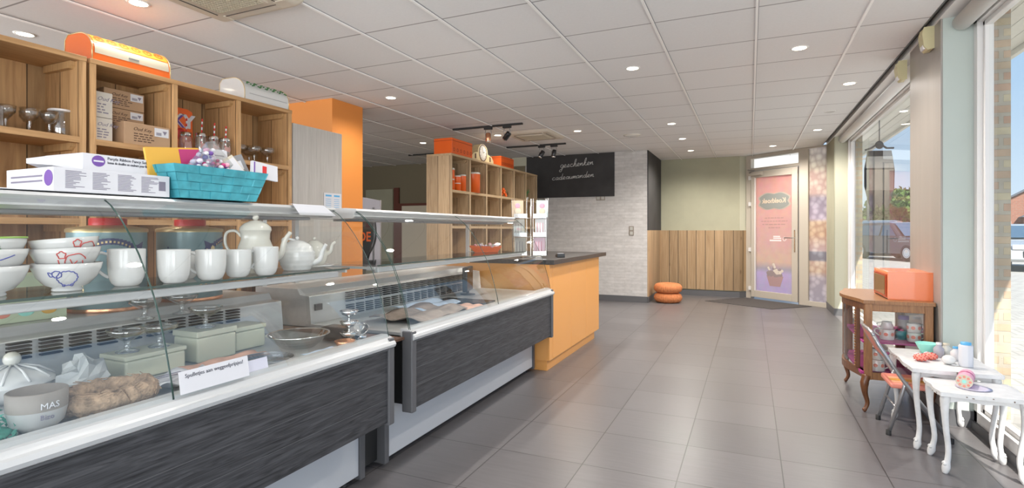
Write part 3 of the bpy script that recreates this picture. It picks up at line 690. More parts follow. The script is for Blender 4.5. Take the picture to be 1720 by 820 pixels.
# bag + straw jars
t = thing('snack_bag', 'orange printed packet leaning at the back of the straw jar compartment', 'packet', (-3.55, 2.37, SZ))
mb('orange_plastic').prism([(-.13, 0), (.13, 0), (.125, .31), (.09, .325), (-.1, .33), (-.135, .30)], 'x', -.02, .02).build('bag', t, bevel=.012, seg=3)
text('OKY', 'paper', .12, FX(.022, -.115, .20), 'lettering', t, bold=.006); text('OK', 'purple', .12, FX(.024, -.11, .195), 'lettering', t, bold=.001)
mb('red').ball((.02, .04, .15), .04, 8, sx=.3).build('fruit_print', t)
j0 = None
for i, (x, y, h, m) in enumerate([(-3.44, 2.275, .20, 'navy'), (-3.42, 2.37, .19, None), (-3.40, 2.465, .20, None), (-3.37, 2.535, .185, None), (-3.34, 2.60, .175, None)]):
    lab = ['leftmost straw jar with dark blue print on the wooden shelf', 'second lidded straw jar from the left before the orange packet', 'middle and largest-looking lidded straw jar on the shelf', 'fourth lidded glass straw jar from the left on the shelf', 'rightmost lidded glass straw jar with a red striped straw'][i]
    t = thing('straw_jar', lab, 'jar', (x, y, SZ), 0, 'lidded jars with red striped straws')
    b = mb('ware_glass').lathe([(.001, .003), (.036, .003), (.04, .015), (.04, h*.55), (.031, h*.66), (.031, h*.72)], (0, 0, 0), 20).build('jar_body', t)
    mb('print_rose' if i else 'navy').lathe([(.0405, h*.22), (.0408, h*.40)], (0, 0, 0), 20, a0=-.7, a1=.3).build('print', t)
    mb('silver').lathe([(.034, h*.66), (.035, h*.76), (.001, h*.77)], (0, 0, 0), 20).build('lid', t)
    if i:
        s_ = mb('paper')
        N = 10
        for k in range(N):
            s_.mat('red' if k % 2 else 'paper'); z0 = h*.3+k*(h*.95)/N
            s_.tube([(.002+k*.001, 0, z0), (.003+k*.001, .0, z0+h*.95/N)], .0045, 8)
        s_.build('straw', t)
# coupes right compartment
s0 = None
for x, y, lab in [(-3.42, 2.78, 'leftmost dessert glass on the shelf right of the straw jars'), (-3.38, 2.875, 'second dessert glass in the right compartment'), (-3.50, 2.93, 'dessert glass standing behind the others in the right compartment'), (-3.37, 2.985, 'rightmost dessert glass of the right compartment')]:
    if s0 is None: s0 = place(coupe_mb(.055, .12).build('dessert_glass'), lab, 'glass', (x, y, SZ), 0, 'dessert glasses on the pine shelf')
    else: dup(s0, (x, y, SZ), lab, group='dessert glasses on the pine shelf')
# bread bins on top
def arc_prof(D, Hh, n=10):
    return [(-D, 0), (-D, Hh*.82), (-D+.03, Hh)]+[(-.13*D/.25+.13*D/.25*math.sin(a), Hh*.35+Hh*.65*math.cos(a)) for a in [PI/2*i/n for i in range(n+1)]]+[(0, .0)]
t = thing('bread_bin', 'orange roll-top bread bin with floral band on top of the pine shelf', 'bread bin', (-3.31, 1.76, 2.14), 0, 'vintage roll-top bread bins')
pr = arc_prof(.26, .165)
mb('orange_tin').prism(pr, 'y', 0, .435).build('bin_body', t, bevel=.003)
def band(z0, z1, y0, y1, m, n=6, o=.0015):
    Hh, D = .165, .26; b = mb(m); pts = []
    for i in range(n+1):
        z = z0+(z1-z0)*i/n
        c = max(-1, min(1, (z-Hh*.35)/(Hh*.65))); a = math.acos(c) if z > Hh*.35 else PI/2
        x = -.13*D/.25+.13*D/.25*math.sin(a)+o if z > Hh*.35 else o
        pts.append((x, z))
    for i in range(n):
        b.quad((pts[i][0], y0, pts[i][1]), (pts[i][0], y1, pts[i][1]), (pts[i+1][0], y1, pts[i+1][1]), (pts[i+1][0], y0, pts[i+1][1]))
    return b
band(.04, .095, .012, .425, 'cream').build('cream_band', t)
band(.10, .163, .012, .425, 'yellow').build('yellow_band', t)
b = mb('orange_tin')
for k in range(6):
    yy = .05+k*.066; b.lathe([(.012, 0), (.024, .0)], (0, 0, 0), 16, T(-.031, yy, .129, 0, .86), sx=1, sy=1.2).lathe([(.001, 0), (.007, .0)], (0, 0, 0), 10, T(-.031, yy, .129, 0, .86))
b.build('flower_print', t)
mb('mid_grey').box(.001, .006, .19, .245, .055, .062).build('grip', t)
for q in (0, .435): mb('gold').tube([(p[0], q, p[1]) for p in pr], .0035, 6).build('edge_trim', t)
t = thing('bread_bin', 'white roll-top bread bin with green leaf garland on top of the pine shelf', 'bread bin', (-3.31, 2.735, 2.14), 0, 'vintage roll-top bread bins')
mb('ceramic').prism(pr, 'y', 0, .40).build('bin_body', t, bevel=.003)
b = mb('flower_green')
for k in range(34):
    yy = .03+k*.0105; zz = .122+.012*math.sin(k*1.1)
    b.ball((0, 0, 0), .008, 5, T(-.013-.01*math.sin(k*1.1), yy, zz), sz=.5)
b.build('garland_print', t)
mb('mid_grey').box(.001, .003, .04, .38, .048, .050).build('line_print', t)
for q in (0, .40): mb('gold').tube([(p[0], q, p[1]) for p in pr], .003, 6).build('edge_trim', t)
# far unit items
def orange_crate(y0, L_, h, lab, n):
    t = thing('storage_tin', lab, 'tin', (-3.31, y0, 2.13), 0, 'orange boxes on the far shelf unit')
    mb('orange_plastic').box(-.26, 0, 0, L_, 0, h).build('tin_body', t, bevel=.006)
    mb('orange_dark').box(-.262, .002, -.002, L_+.002, h*.82, h*.85).build('lid_seam', t)
    b = mb('orange_dark')
    for k in range(n): b.lathe([(.013, 0), (.023, 0)], (0, 0, 0), 16, T(.0015, L_*(.09+.82*k/(n-1)), h*.28, 0, PI/2))
    b.build('ring_print', t)
orange_crate(5.66, .52, .195, 'large orange tin with dark ring prints at the near end of the far shelf', 6)
orange_crate(7.06, .46, .15, 'smaller orange tin at the far end of the far shelf top', 8)
t = thing('mantel_clock', 'pale wooden mantel clock between the two orange tins', 'clock', (-3.36, 6.58, 2.13))
pts = [(-.33, 0), (.33, 0), (.33, .05), (.27, .10), (.19, .12)]+[(.15*math.cos(a), .12+.13*math.sin(a)) for a in [PI*i/14 for i in range(15)]]+[(-.19, .12), (-.27, .10), (-.33, .05)]
mb('clock_wood').prism(pts, 'x', -.10, 0).build('clock_body', t, bevel=.006)
mb('brown_dark').lathe([(.10, 0), (.112, .006), (.118, 0)], (0, 0, 0), 32, T(.001, 0, .128, 0, PI/2)).build('bezel', t)
d = mb('clock_face').lathe([(.001, .001), (.10, .001)], (0, 0, 0), 32, T(.001, 0, .128, 0, PI/2)).build('dial', t)
b = mb('brown_dark')
for k in range(12): b.box(.003, .004, -.003, .003, .075, .092, T(0, 0, .128, k*PI/6))
b.box(.003, .005, -.003, .003, 0, .07, T(0, 0, .128, .3)).box(.003, .005, -.004, .004, 0, .05, T(0, 0, .128, -1.2)); b.build('hands_and_marks', d)
b = mb('brown_dark')
for s_ in (-1, 1): b.prism([(s_*.20, .03), (s_*.235, .03), (s_*.235, .09), (s_*.20, .10)], 'x', 0, .003)
b.build('inlay', t)
def can(y, r, h, lab, bands=True, x=-3.36):
    t = thing('orange_canister', lab, 'canister', (x, y, 1.69), 0, 'orange canisters on the far shelf unit')
    mb('orange_plastic').lathe([(.001, .0), (r, .0), (r, h*.92)], (0, 0, 0), 24).build('can_body', t)
    mb('ceramic_cream').lathe([(r*1.02, h*.91), (r*1.02, h*.97), (r*.9, h), (.001, h)], (0, 0, 0), 24).build('lid', t)
    if bands: mb('ceramic_cream').lathe([(r*1.01, h*.45), (r*1.02, h*.5)], (0, 0, 0), 24).build('band', t)
can(5.72, .045, .27, 'leftmost tall orange canister with white bands in the far shelf unit'); can(5.865, .05, .19, 'short orange canister with a white band between two taller ones')
can(6.0, .05, .215, 'plain orange canister right of the short banded one', False); can(6.29, .095, .27, 'largest glossy orange canister alone in its compartment of the far shelf unit', False)
t = thing('orange_figurine', 'small knobbly orange ornament in the fourth compartment of the far shelf unit', 'ornament', (-3.37, 7.25, 1.69))
b = mb('orange_plastic')
for k in range(12):
    a = k*2.4; r = .05*(1-k/14); b.ball((r*math.cos(a), r*1.2*math.sin(a), .02+k*.009), .022, 6)
b.build('body', t)
t = thing('potted_plant', 'small dark green plant in the last compartment of the far shelf unit', 'plant', (-3.37, 8.17, 1.69))
b = mb('flower_green')
for k in range(16):
    a = k*2.4; b.tube([(0, 0, .04), (.02*math.cos(a), .02*math.sin(a), .12), (.06*math.cos(a), .06*math.sin(a), .13+.01*(k % 7))], [.006, .008, .001], 5)
b.build('foliage', t); mb('ceramic_cream').lathe([(.001, 0), (.03, 0), (.038, .05), (.034, .05), (.001, .045)], (0, 0, 0), 16).build('pot', t)

# ================================================================== DISPLAY CASES
GP = [(-.010, .700), (-.022, .76), (-.038, .82), (-.055, .88), (-.075, .94), (-.10, 1.0), (-.132, 1.06), (-.168, 1.12), (-.212, 1.18), (-.262, 1.235), (-.31, 1.275), (-.35, 1.297)]
pm('end_grey', (.10, .10, .105), .35)
def display_case(y0, lab, vent_rows, L_=2.05):
    t = thing('display_case', lab, 'display counter', (-1.52, y0, 0), 0, 'refrigerated glass display counters')
    mb('case_white').box(-1.02, -.165, .035, L_-.035, .04, .36).build('plinth', t, bevel=.003)
    for q in (.0, L_-.035): mb('dark_grey').box(-1.02, -.155, q, q+.035, .02, .36).build('plinth_end', t, bevel=.002)
    for q in (.04, L_-.1):
        for xx in (-.22, -.9): mb('black').lathe([(.02, 0), (.02, .01), (.01, .012), (.01, .05)], (xx, q+.03, 0), 12).build('foot', t)
    b = mb('black').box(-1.05, -.045, .02, L_-.02, .33, .67)
    b.build('tub', t)
    mb('black_wood').box(-.045, 0, .03, L_-.03, .313, .66).build('front_panel', t, bevel=.003)
    b = mb('dark_grey')
    for zz in (.42, .51): b.box(-.001, .0012, .031, L_-.031, zz, zz+.0022)
    b.build('panel_groove', t)
    for q in (-.005, L_-.035): mb('end_grey').box(-.05, .012, q, q+.04, .30, .70).build('panel_end', t, bevel=.006)
    rail = [(-.06, .652), (.004, .652), (.020, .660), (.024, .672), (.018, .684), (.008, .688), (.004, .694), (-.002, .702), (-.03, .712), (-.06, .712)]
    b = mb('ali_white').prism(rail, 'y', .0, L_); b.mat('end_grey').box(.004, .0065, .0, L_, .687, .690).box(-.008, .006, .0, L_, .646, .652)
    b.build('bumper_rail', t)
    mb('deck_metal').box(-.70, -.05, .02, L_-.02, .662, .685).build('deck', t)
    b = mb('steel').prism([(-.66, .685), (-.675, .835), (-.74, .84), (-.76, .872), (-1.08, .872), (-1.08, .3), (-.70, .3), (-.70, .685)], 'y', .02, L_-.02)
    r = b.build('rear_housing', t, bevel=.003)
    b = mb('black')
    for z0, z1 in vent_rows:
        y = .30
        while y < L_-.28:
            k = z0
            while k < z1: b.box(-.672, -.652, y, y+.062, k, k+.006, T(0, 0, 0, 0, 0)); k += .0125
            y += .088
    b.build('vent_slots', r)
    mb('dark_grey').box(-.668, -.655, .05, .10, .755, .79).build('switch_panel', r)
    # upright end posts at the back and shelf brackets
    for q in (.02, L_-.045):
        mb('ali').box(-.80, -.775, q, q+.025, .905, 1.27).build('upright', t)
        mb('ali').box(-.775, -.24, q+.004, q+.016, .995, 1.008).build('bracket', t)
    # canopy
    can_ = [(-.335, 1.297), (-.34, 1.306), (-.40, 1.312), (-.86, 1.312), (-.87, 1.262), (-.60, 1.256), (-.36, 1.258), (-.345, 1.268), (-.352, 1.274), (-.348, 1.286)]
    mb('ali').prism(can_, 'y', .0, L_).build('canopy', t)
    mb('mid_grey').box(-.58, -.40, .1, L_-.1, 1.245, 1.258).build('lamp_strip', t, bevel=.003)
    g = mb('case_glass').box(-.56, -.225, .03, L_-.03, 1.010, 1.018); g.mat('glass_edge').box(-.2255, -.2235, .03, L_-.03, 1.010, 1.018)
    g.build('glass_shelf', t)
    mb('ali_white').box(-.262, -.236, .05, L_-.09, .978, 1.004).build('shelf_light', t, bevel=.004)
    # curved front panes
    for a, c in ((.012, L_/2-.0012), (L_/2+.0012, L_-.012)):
        b = mb('case_glass')
        n = len(GP); vs = [(p[0], a, p[1]) for p in GP]+[(p[0], c, p[1]) for p in GP]
        b.add(vs, [(i, n+i, n+i+1, i+1) for i in range(n-1)], True)
        b.mat('glass_edge')
        for q in (a, c): b.tube([(p[0], q, p[1]) for p in GP], .0016, 6)
        b.build('front_glass', t)
    for q in (.006, L_-.006):
        b = mb('case_glass').poly([(p[0]-.004, q, p[1]) for p in GP]+[(-.77, q, 1.297), (-.77, q, .905), (-.69, q, .85), (-.67, q, .69)])
        b.mat('glass_edge').tube([(p[0]-.004, q, p[1]) for p in GP], .0018, 6)
        b.build('end_glass', t)
        return t
display_case(0.0, 'near black-fronted glass display counter with crockery on its shelf', [(.775, .83)])
display_case(2.2, 'far black-fronted glass display counter, almost empty, next to the orange counter', [(.70, .755), (.775, .83)])
t = thing('counter_gap_shade', 'black block painting the shade in the gap between the two display counters', 'gap shade', (-1.52, 2.05, 0))  # black block stands for the darkness of the open gap
mb('black').box(-.98, -.20, .002, .145, .04, .66).build('filler', t); mb('brown_dark').box(-.9, -.03, .006, .14, .66, .672).build('cap', t)

# orange counter
t = thing('sales_counter', 'orange sales counter with dark stone top at the end of the display cases', 'counter', (-1.55, 4.27, 0))
mb('orange_counter').box(-1.0, -.03, .02, 1.53, 0, .09).build('plinth', t)
mb('orange_counter').box(-1.0, -.02, .0, 1.62, .09, .905).build('cabinet_body', t)
for k in range(3):
    mb('orange_counter').box(-.02, 0, .09+k*.51, .09+(k+1)*.51-.004, .09, .903).build('door', t, bevel=.002)
mb('orange_counter').box(-.02, 0, .0, .086, .09, .903).build('end_filler', t, bevel=.002)
mb('stone_top').box(-1.02, .045, -.01, 1.77, .905, .945).build('worktop', t, bevel=.002)
# card rack on counter
t = thing('card_rack', 'clear wire rack of greeting cards standing on the orange counter', 'card rack', (-1.86, 4.62, .945), .42)
b = mb('silver').lathe([(.001, 0), (.10, 0), (.10, .008), (.006, .012), (.006, .54), (.001, .545)], (0, 0, 0), 16); b.build('stand', t)
pm('card_pink', (.78, .60, .68), .6); pm('card_white', (.76, .76, .76), .6); pm('card_grey', (.50, .50, .46), .6); pm('card_tan', (.62, .48, .34), .6); pm('card_mint', (.66, .78, .78), .6)
cards = [(-.10, 'card_grey', 'card_grey', 'card_tan'), (.075, 'card_pink', 'card_white', 'card_mint')]
for cx_, *ms in cards:
    for r, m in enumerate(ms):
        z = .03+r*.17
        X = T(cx_+.012*r*(1 if cx_ > 0 else -1), -.07-.012*r, z, -.12)
        c = mb(m).box(-.052, .052, 0, .002, 0, .155, X).build('greeting_card', t)
        b = mb('pink' if m != 'card_grey' else 'print_grey')
        if r == 2:
            b.ball((0, -.001, .105), .024, 8, X, sy=.04)
            b.mat('cream').ball((0, -.001, .055), .028, 8, X, sy=.04)
        else:
            for k in range(3): b.tube([tuple(X @ Vector((-.03+k*.025, -.001, .03))), tuple(X @ Vector((-.03+k*.025, -.001, .12)))], .0025, 5)
        b.build('card_print', c)
b = mb('ware_glass')
for cx_ in (-.10, .075):
    for r in range(3):
        b.box(cx_-.06, cx_+.06, -.10-.012*r, -.098-.012*r, .02+r*.17, .06+r*.17).box(cx_-.06, cx_-.057, -.10, -.04, .02+r*.17, .2+r*.17).box(cx_+.057, cx_+.06, -.10, -.04, .02+r*.17, .2+r*.17)
b.build('pockets', t)
b = mb('tube_grey')
for s_ in (-.17, .145): b.tube([(s_, -.08, 0.01), (s_*1.05, -.10, .54)], .002, 5)
for r in range(3): b.tube([(-.17, -.105-.012*r, .02+r*.17), (.15, -.105-.012*r, .02+r*.17)], .002, 5)
b.build('wires', t)
t = thing('pen_tray', 'small black card terminal lying on the counter top right of the card rack', 'card terminal', (-1.62, 4.75, .945), .5)
mb('black_gloss').prism([(-.06, 0), (.06, 0), (.06, .02), (-.06, .035)], 'x', -.035, .035).build('body', t, bevel=.004)
mb('paper').box(-.028, .028, -.04, .0, .03, .034, T(0, 0, .0, -.12)).build('receipt', t)

# ================================================================== ON THE NEAR CASE
ZT = 1.312
t = thing('cake_box', 'lower long white kit box with fine print on the near counter canopy', 'box', (-1.865, .895, ZT), -.02, 'white printed kit boxes on the counter canopy')
mb('paper').box(-.27, 0, -.005, .335, 0, .072).build('box_body', t, bevel=.001)
mb('paper').add([(0, -.005, .0), (-.02, -.16, -.0), (-.27, -.20, .0), (-.27, -.005, .0), (0, -.005, .002), (-.02, -.16, .003), (-.27, -.20, .003), (-.27, -.005, .002)], [(0, 1, 2, 3), (4, 7, 6, 5), (0, 4, 5, 1), (1, 5, 6, 2), (2, 6, 7, 3)]).build('flap', t)
b = mb('print_grey')
for c_ in range(4):
    y_ = .025+c_*.072
    for k in range(13):
        w = random.uniform(.02, .058); b.box(0, .0008, y_, y_+w, .062-k*.0042, .0640-k*.0042)
b.build('fine_print', t)
b = mb('print_grey')
for k in range(13): b.box(0, .0008, .298+k*.0018, .299+k*.0018, .02, .052)
b.build('barcode', t)
mb('purple').ball((-.025, -.006, .040), .024, 10, sy=.03).build('round_logo', t)
b = mb('print_grey')
for k in range(2): b.box(-.24, -.06, -.0065, -.0052, .045-k*.015, .050-k*.015)
b.build('side_print', t)
t = thing('cake_box', 'upper white cake kit box with purple oval badge lying on the lower box', 'box', (-1.93, 1.0, ZT+.073), .03, 'white printed kit boxes on the counter canopy')
mb('paper').box(-.20, 0, -.0, .285, 0, .058).build('box_body', t, bevel=.001)
mb('paper').add([(0, 0, 0), (-.03, -.07, .012), (-.13, -.085, .02), (-.16, 0, 0), (0, 0, .058), (-.04, -.07, .03), (-.13, -.085, .035), (-.16, 0, .058)], [(0, 1, 5, 4), (1, 2, 6, 5), (2, 3, 7, 6), (4, 5, 6, 7), (0, 3, 2, 1)]).build('open_end', t)
l = mb('purple').ball((.001, .045, .036), .020, 10, sx=.03, sz=.9).build('oval_badge', t)
mb('paper').box(.0012, .002, .030, .060, .033, .038).build('badge_bar', l)
text('Purple Ribbon Fancy Set', 'print_dark', .013, FX(.0008, .072, .043), 'lettering', t); text('bonus de douilles en couleurs pour fleurs', 'print_dark', .012, FX(.0008, .072, .030), 'lettering', t, sx=.7)
l = mb('pink').box(0, .001, .238, .274, .006, .052).build('picture', t); mb('purple').box(.001, .0015, .243, .27, .012, .02).build('picture_title', l)
# basket
t = thing('woven_basket', 'turquoise woven band basket full of packets on the counter canopy', 'basket', (-1.945, 1.415, ZT), .0)
b0 = (.10, .155); t0 = (.125, .195); hb = .118
def bq(u, v, side, o=0):
    hx = b0[0]+(t0[0]-b0[0])*v+o; hy = b0[1]+(t0[1]-b0[1])*v+o
    return {0: (hx, -hy+2*hy*u, hb*v), 1: (hx-2*hx*u, hy, hb*v), 2: (-hx, hy-2*hy*u, hb*v), 3: (-hx+2*hx*u, -hy, hb*v)}[side]
b = mb('turquoise_dark')
for s_ in range(4): b.quad(bq(0, 0, s_), bq(1, 0, s_), bq(1, 1, s_), bq(0, 1, s_))
b.quad((-b0[0], -b0[1], .002), (b0[0], -b0[1], .002), (b0[0], b0[1], .002), (-b0[0], b0[1], .002)); b.build('liner', t)
b = mb('turquoise')
for s_ in range(4):
    nu = 8 if s_ in (0, 2) else 5
    for i in range(nu):
        for j in range(4):
            up = (i+j) % 2; e_ = .0045 if up else .0015
            u0, u1 = (i+.02)/nu, (i+.98)/nu; v0, v1 = (j+.03)/4, (j+.97)/4
            u0 -= .0 if not up else .01; u1 += .0 if not up else .01
            u0 = max(0, u0); u1 = min(1, u1)
            b.quad(bq(u0, v0, s_, e_), bq(u1, v0, s_, e_), bq(u1, v1, s_, e_), bq(u0, v1, s_, e_))
            for p, q in (((u0, v0), (u1, v0)), ((u1, v0), (u1, v1)), ((u1, v1), (u0, v1)), ((u0, v1), (u0, v0))):
                b.quad(bq(*p, s_, e_), bq(*q, s_, e_), bq(*q, s_, -.001), bq(*p, s_, -.001))
b.build('woven_bands', t)
def packet(x, y, z, w, h, rz, tilt, m, lab, deco, roll=0, th=.01, grp='packets in the turquoise basket'):
    t = thing('packet', lab, 'packet', (x, y, z), 0, grp); t.rotation_euler = (roll, tilt, rz)
    mb(m).prism([(-w/2, 0), (w/2, 0), (w/2*.97, h), (-w/2*.97, h)], 'x', -th/2, th/2).build('pouch', t, bevel=.003)
    b = mb()
    for (m2, a, c, d, f) in deco: b.mat(m2).box(th/2, th/2+.0015, a*w, c*w, d*h, f*h)
    b.build('print', t)
packet(-1.93, 1.31, ZT+.065, .21, .125, .0, -.12, 'yellow', 'packet with yellow and dark red diagonal fields at the left of the basket', [('magenta', -.1, .49, .03, .5), ('magenta', .1, .49, .5, .95), ('paper', -.28, -.1, .1, .45)], roll=0.12)
t = thing('decoration_bag', 'clear bag of pink white and purple cake decorations in the basket', 'bag', (-1.87, 1.385, ZT+.12), 0, 'packets in the turquoise basket')
t.scale = (1.3, 1.3, 1.1)
b = mb('ware_glass').add([(0, -.085, -.03), (.02, -.02, .085), (.0, .02, .095), (.01, .075, .02), (.03, 0, .0), (-.03, 0, .0), (0, .03, -.05)], [(0, 4, 1), (1, 4, 2), (2, 4, 3), (3, 4, 6), (6, 4, 0), (0, 1, 5), (1, 2, 5), (2, 3, 5), (3, 6, 5), (6, 0, 5)])
b.build('clear_bag', t)
b = mb('pink')
for k in range(110):
    b.mat(['pink', 'lilac', 'paper', 'purple', 'magenta', 'paper'][k % 6]); yy = random.uniform(-.05, .055); b.ball((random.uniform(-.015, .025), yy, random.uniform(-.02, .07-abs(yy)*1.0)), random.uniform(.004, .009), 4)
o = b.build('candy_pieces', t); o['kind'] = 'stuff'
packet(-1.90, 1.46, ZT+.07, .09, .135, .0, -.2, 'paper', 'upright white packet behind the decoration bag in the basket', [('print_grey', -.3, .3, .8, .83)])
packet(-1.85, 1.50, ZT+.075, .12, .10, .0, -.35, 'cream', 'cream packet with yellow and orange candies in the basket', [('yellow', -.45, -.2, .1, .8), ('peach', -.4, .0, .05, .3), ('paper', .0, .45, .05, .9)], roll=.55)
packet(-1.87, 1.55, ZT+.07, .08, .12, .0, -.2, 'mid_grey', 'dark grey round-topped packet in the basket', [('paper', -.25, .25, .5, .8)], roll=.35)
packet(-1.83, 1.605, ZT+.095, .13, .065, .0, -.1, 'paper', 'white dotted packet with red print lying on the right rim of the basket', [('purple', -.42, -.38, .05, .95), ('red', -.1, .05, .35, .8)], roll=-.10)
# price label on canopy edge
t = thing('shelf_label', 'blank white paper strip hanging over the front edge of the near canopy', 'label', (-1.845, 1.77, 1.30))
mb('paper').add([(-.02, .0, .014), (-.0, .0, .012), (.012, .03, -.035), (.012, .26, -.035), (0, .19, .012), (-.02, .19, .014)], [(0, 1, 4, 5), (1, 2, 3, 4)]).build('paper_strip', t, solid=.001)

# ------------- shelf crockery (glass shelf top z 1.018)
ZS = 1.019
def bowl(R, h, m='ceramic', inner=None):
    out = [(.001, 0), (R*.42, 0), (R*.44, .004), (R*.40, .010), (R*.62, h*.22), (R*.84, h*.5), (R*.96, h*.8), (R, h)]
    b = mb(m).lathe(out+[(R-.003, h)], (0, 0, 0), 36)
    b.mat(inner or m).lathe([(R-.003, h), (R*.93, h*.8), (R*.8, h*.5), (R*.55, h*.22), (.001, .014)], (0, 0, 0), 36)
    return b
def R_at(R, h, z):
    pr = [(R*.40, .010), (R*.62, h*.22), (R*.84, h*.5), (R*.96, h*.8), (R, h)]
    for (r0, z0), (r1, z1) in zip(pr, pr[1:]):
        if z0 <= z <= z1: return r0+(r1-r0)*(z-z0)/(z1-z0)
    return R
def draw(t, R, h, strokes, m, ang, name, r=.0011):
    b = mb(m)
    for st in strokes:
        b.tube([((R_at(R, h, z)+.0006)*math.cos(ang+a/R), (R_at(R, h, z)+.0006)*math.sin(ang+a/R), z) for a, z in smooth(st, 3)], r, 5)
    b.build(name, t)
def arc(cx_, cz, rx, rz, a0, a1, n=12, wob=0, k=8): return [(cx_+rx*math.cos(a0+(a1-a0)*i/n)*(1+wob*math.sin(k*(a0+(a1-a0)*i/n))), cz+rz*math.sin(a0+(a1-a0)*i/n)*(1+wob*math.sin(k*(a0+(a1-a0)*i/n)))) for i in range(n+1)]
sheep = [arc(.008, .04, .028, .021, 0, 2*PI, 40, .05, 14), arc(-.018, .052, .012, .010, 0, 2*PI, 20, .06, 8), [(-.030, .054), (-.040, .058), (-.037, .046), (-.030, .046)], [(-.008, .021), (-.008, .016), (-.002, .016), (-.002, .02)], [(.022, .023), (.022, .017), (.028, .017), (.028, .023)]]
pig = [arc(.0, .045, .034, .022, .3, 2.9, 14), arc(-.035, .034, .010, .009, 0, 2*PI, 12), [(-.05, .05), (-.045, .062), (-.036, .055)], [(-.02, .024), (-.02, .015)], arc(.03, .035, .01, .014, 1, 4.5, 8)]
hen = [arc(.015, .04, .028, .020, .2, 3.4, 12, .05, 6), arc(-.02, .058, .010, .010, 0, 2*PI, 14, .15, 5), [(-.03, .045), (-.028, .02), (-.022, .02)], [(.0, .045), (.01, .03), (.02, .04)], [(.035, .04), (.045, .025)]]
def bowl_stack(x, y, specs, name_grp, tiltlist, c0):
    z = ZS
    for i, (R, h, inner, st, m, lab, a) in enumerate(specs):
        t = thing('bowl', lab, 'bowl', (x, y, z), 0, name_grp); t.rotation_euler = (tiltlist[i][0], tiltlist[i][1], c0)
        bowl(R, h, 'ceramic', inner).build('bowl_body', t)
        if st: draw(t, R, h, st, m, a, 'animal_drawing', .0015)
        if inner: mb(inner).lathe([(R+.0006, h-.004), (R+.0006, h+.001), (R-.003, h+.001)], (0, 0, 0), 36).build('rim_line', t)
        z += [.048, .030, .03][i]
aim = -.55
bowl_stack(-1.845, .915, [(.085, .082, None, sheep, 'blue_line', 'bottom white bowl with a blue sheep drawing, right-hand stack', -.55), (.084, .078, None, hen, 'red_line', 'middle white bowl with a red hen drawing, right-hand stack', -.35), (.082, .075, None, [[(a_*1.0, z_) for a_, z_ in s_] for s_ in hen], 'red_line', 'top white bowl with a small red chick drawing, right-hand stack', .15)], 'painted bowls stacked on the glass shelf', [(0, 0), (.03, -.03), (.06, -.07)], 0)
bowl_stack(-1.87, .745, [(.085, .082, None, None, '', 'bottom plain white bowl of the left-hand stack at the photo edge', 0), (.084, .078, None, [[(-.06, .03), (-.02, .035), (.03, .05), (.06, .062)]], 'blue_line', 'middle white bowl with a curved blue line, left-hand stack', -.4), (.083, .078, 'bowl_green', pig, 'green_line', 'top white bowl with green inside and green pig drawing, left-hand stack', -.45)], 'painted bowls stacked on the glass shelf', [(0, 0), (0, -.02), (.02, -.05)], 0)
def mug_parts(t, R=.045, h=.10, m='ceramic', taper=.8, handle=PI, neck=None):
    pr = [(.001, 0), (R*.62, 0), (R*.66, .003), (R*.79, h*.08), (R*.92, h*.24), (R*.985, h*.5), (R, h*.98), (R-.001, h), (R-.004, h), (R-.005, h*.9), (R*.8, h*.25), (.001, .006)]
    if taper == 1: pr = [(.001, 0), (R*.9, 0), (R*.97, h*.06), (R, h*.3), (R, h*.98), (R-.001, h), (R-.004, h), (R-.005, h*.9), (R*.85, h*.1), (.001, .006)]
    mb(m).lathe(pr, (0, 0, 0), 32).build('mug_body', t)
    c, s_ = math.cos(handle), math.sin(handle)
    pts = smooth([(R*.93, h*.86), (R+.018, h*.9), (R+.032, h*.72), (R+.026, h*.5), (R+.008, h*.32), (R*.9, h*.24)], 4)
    mb(m).tube([(r*c, r*s_, z) for r, z in pts], .0048, 8).build('handle', t)
mugs = [(-1.835, 1.075, .052, .118, -2.0, 'wide white mug with big handle standing first right of the painted bowls'),
        (-1.79, 1.20, .050, .112, 2.3, 'white mug second from the left in the mug row'),
        (-1.775, 1.325, .050, .108, -2.05, 'white mug third from the left with its handle to the left'),
        (-1.785, 1.445, .047, .104, 1.5, 'white mug fourth from the left, narrower, in front of the tall teapot'),
        (-1.765, 1.555, .048, .112, -2.1, 'rightmost white mug, round bottomed, covering the tall teapot')]
for i, (x, y, R, h, hd, lab) in enumerate(mugs):
    t = thing('mug', lab, 'mug', (x, y, ZS), 0, 'white mugs on the glass shelf'); mug_parts(t, R, h, 'ceramic', .8, hd)
t = thing('mug', 'white mug standing behind between the second and third mug', 'mug', (-1.90, 1.315, ZS), 0, 'white mugs on the glass shelf'); mug_parts(t, .045, .10, 'ceramic', .8, 2)
def teapot(x, y, z, R, body, lidp, knob, lab, spout, handle, dirang, ribs=0, m='ceramic_cream', saucer=False):
    t = thing('teapot', lab, 'teapot', (x, y, z), dirang, 'white teapots on the glass shelf')
    pr = body
    if ribs:
        pr = []
        for (r0, z0), (r1, z1) in zip(body, body[1:]):
            for k in range(4): pr.append((r0+(r1-r0)*k/4, z0+(z1-z0)*k/4))
        pr.append(body[-1]); pr = [(r*(1+.018*math.sin(zz*ribs)) if r > .02 else r, zz) for r, zz in pr]
    mb(m).lathe(pr, (0, 0, 0), 36).build('pot_body', t)
    mb(m).lathe(lidp, (0, 0, 0), 32).build('lid', t)
    mb(m).ball(knob[:3], knob[3], 8).build('lid_knob', t)
    mb(m).tube(smooth(spout[0], 4), [spout[1]+(spout[2]-spout[1])*i/(len(smooth(spout[0], 4))-1) for i in range(len(smooth(spout[0], 4)))], 10).build('spout', t)
    mb(m).tube(smooth(handle, 5), .006, 8).build('handle', t)
    return t
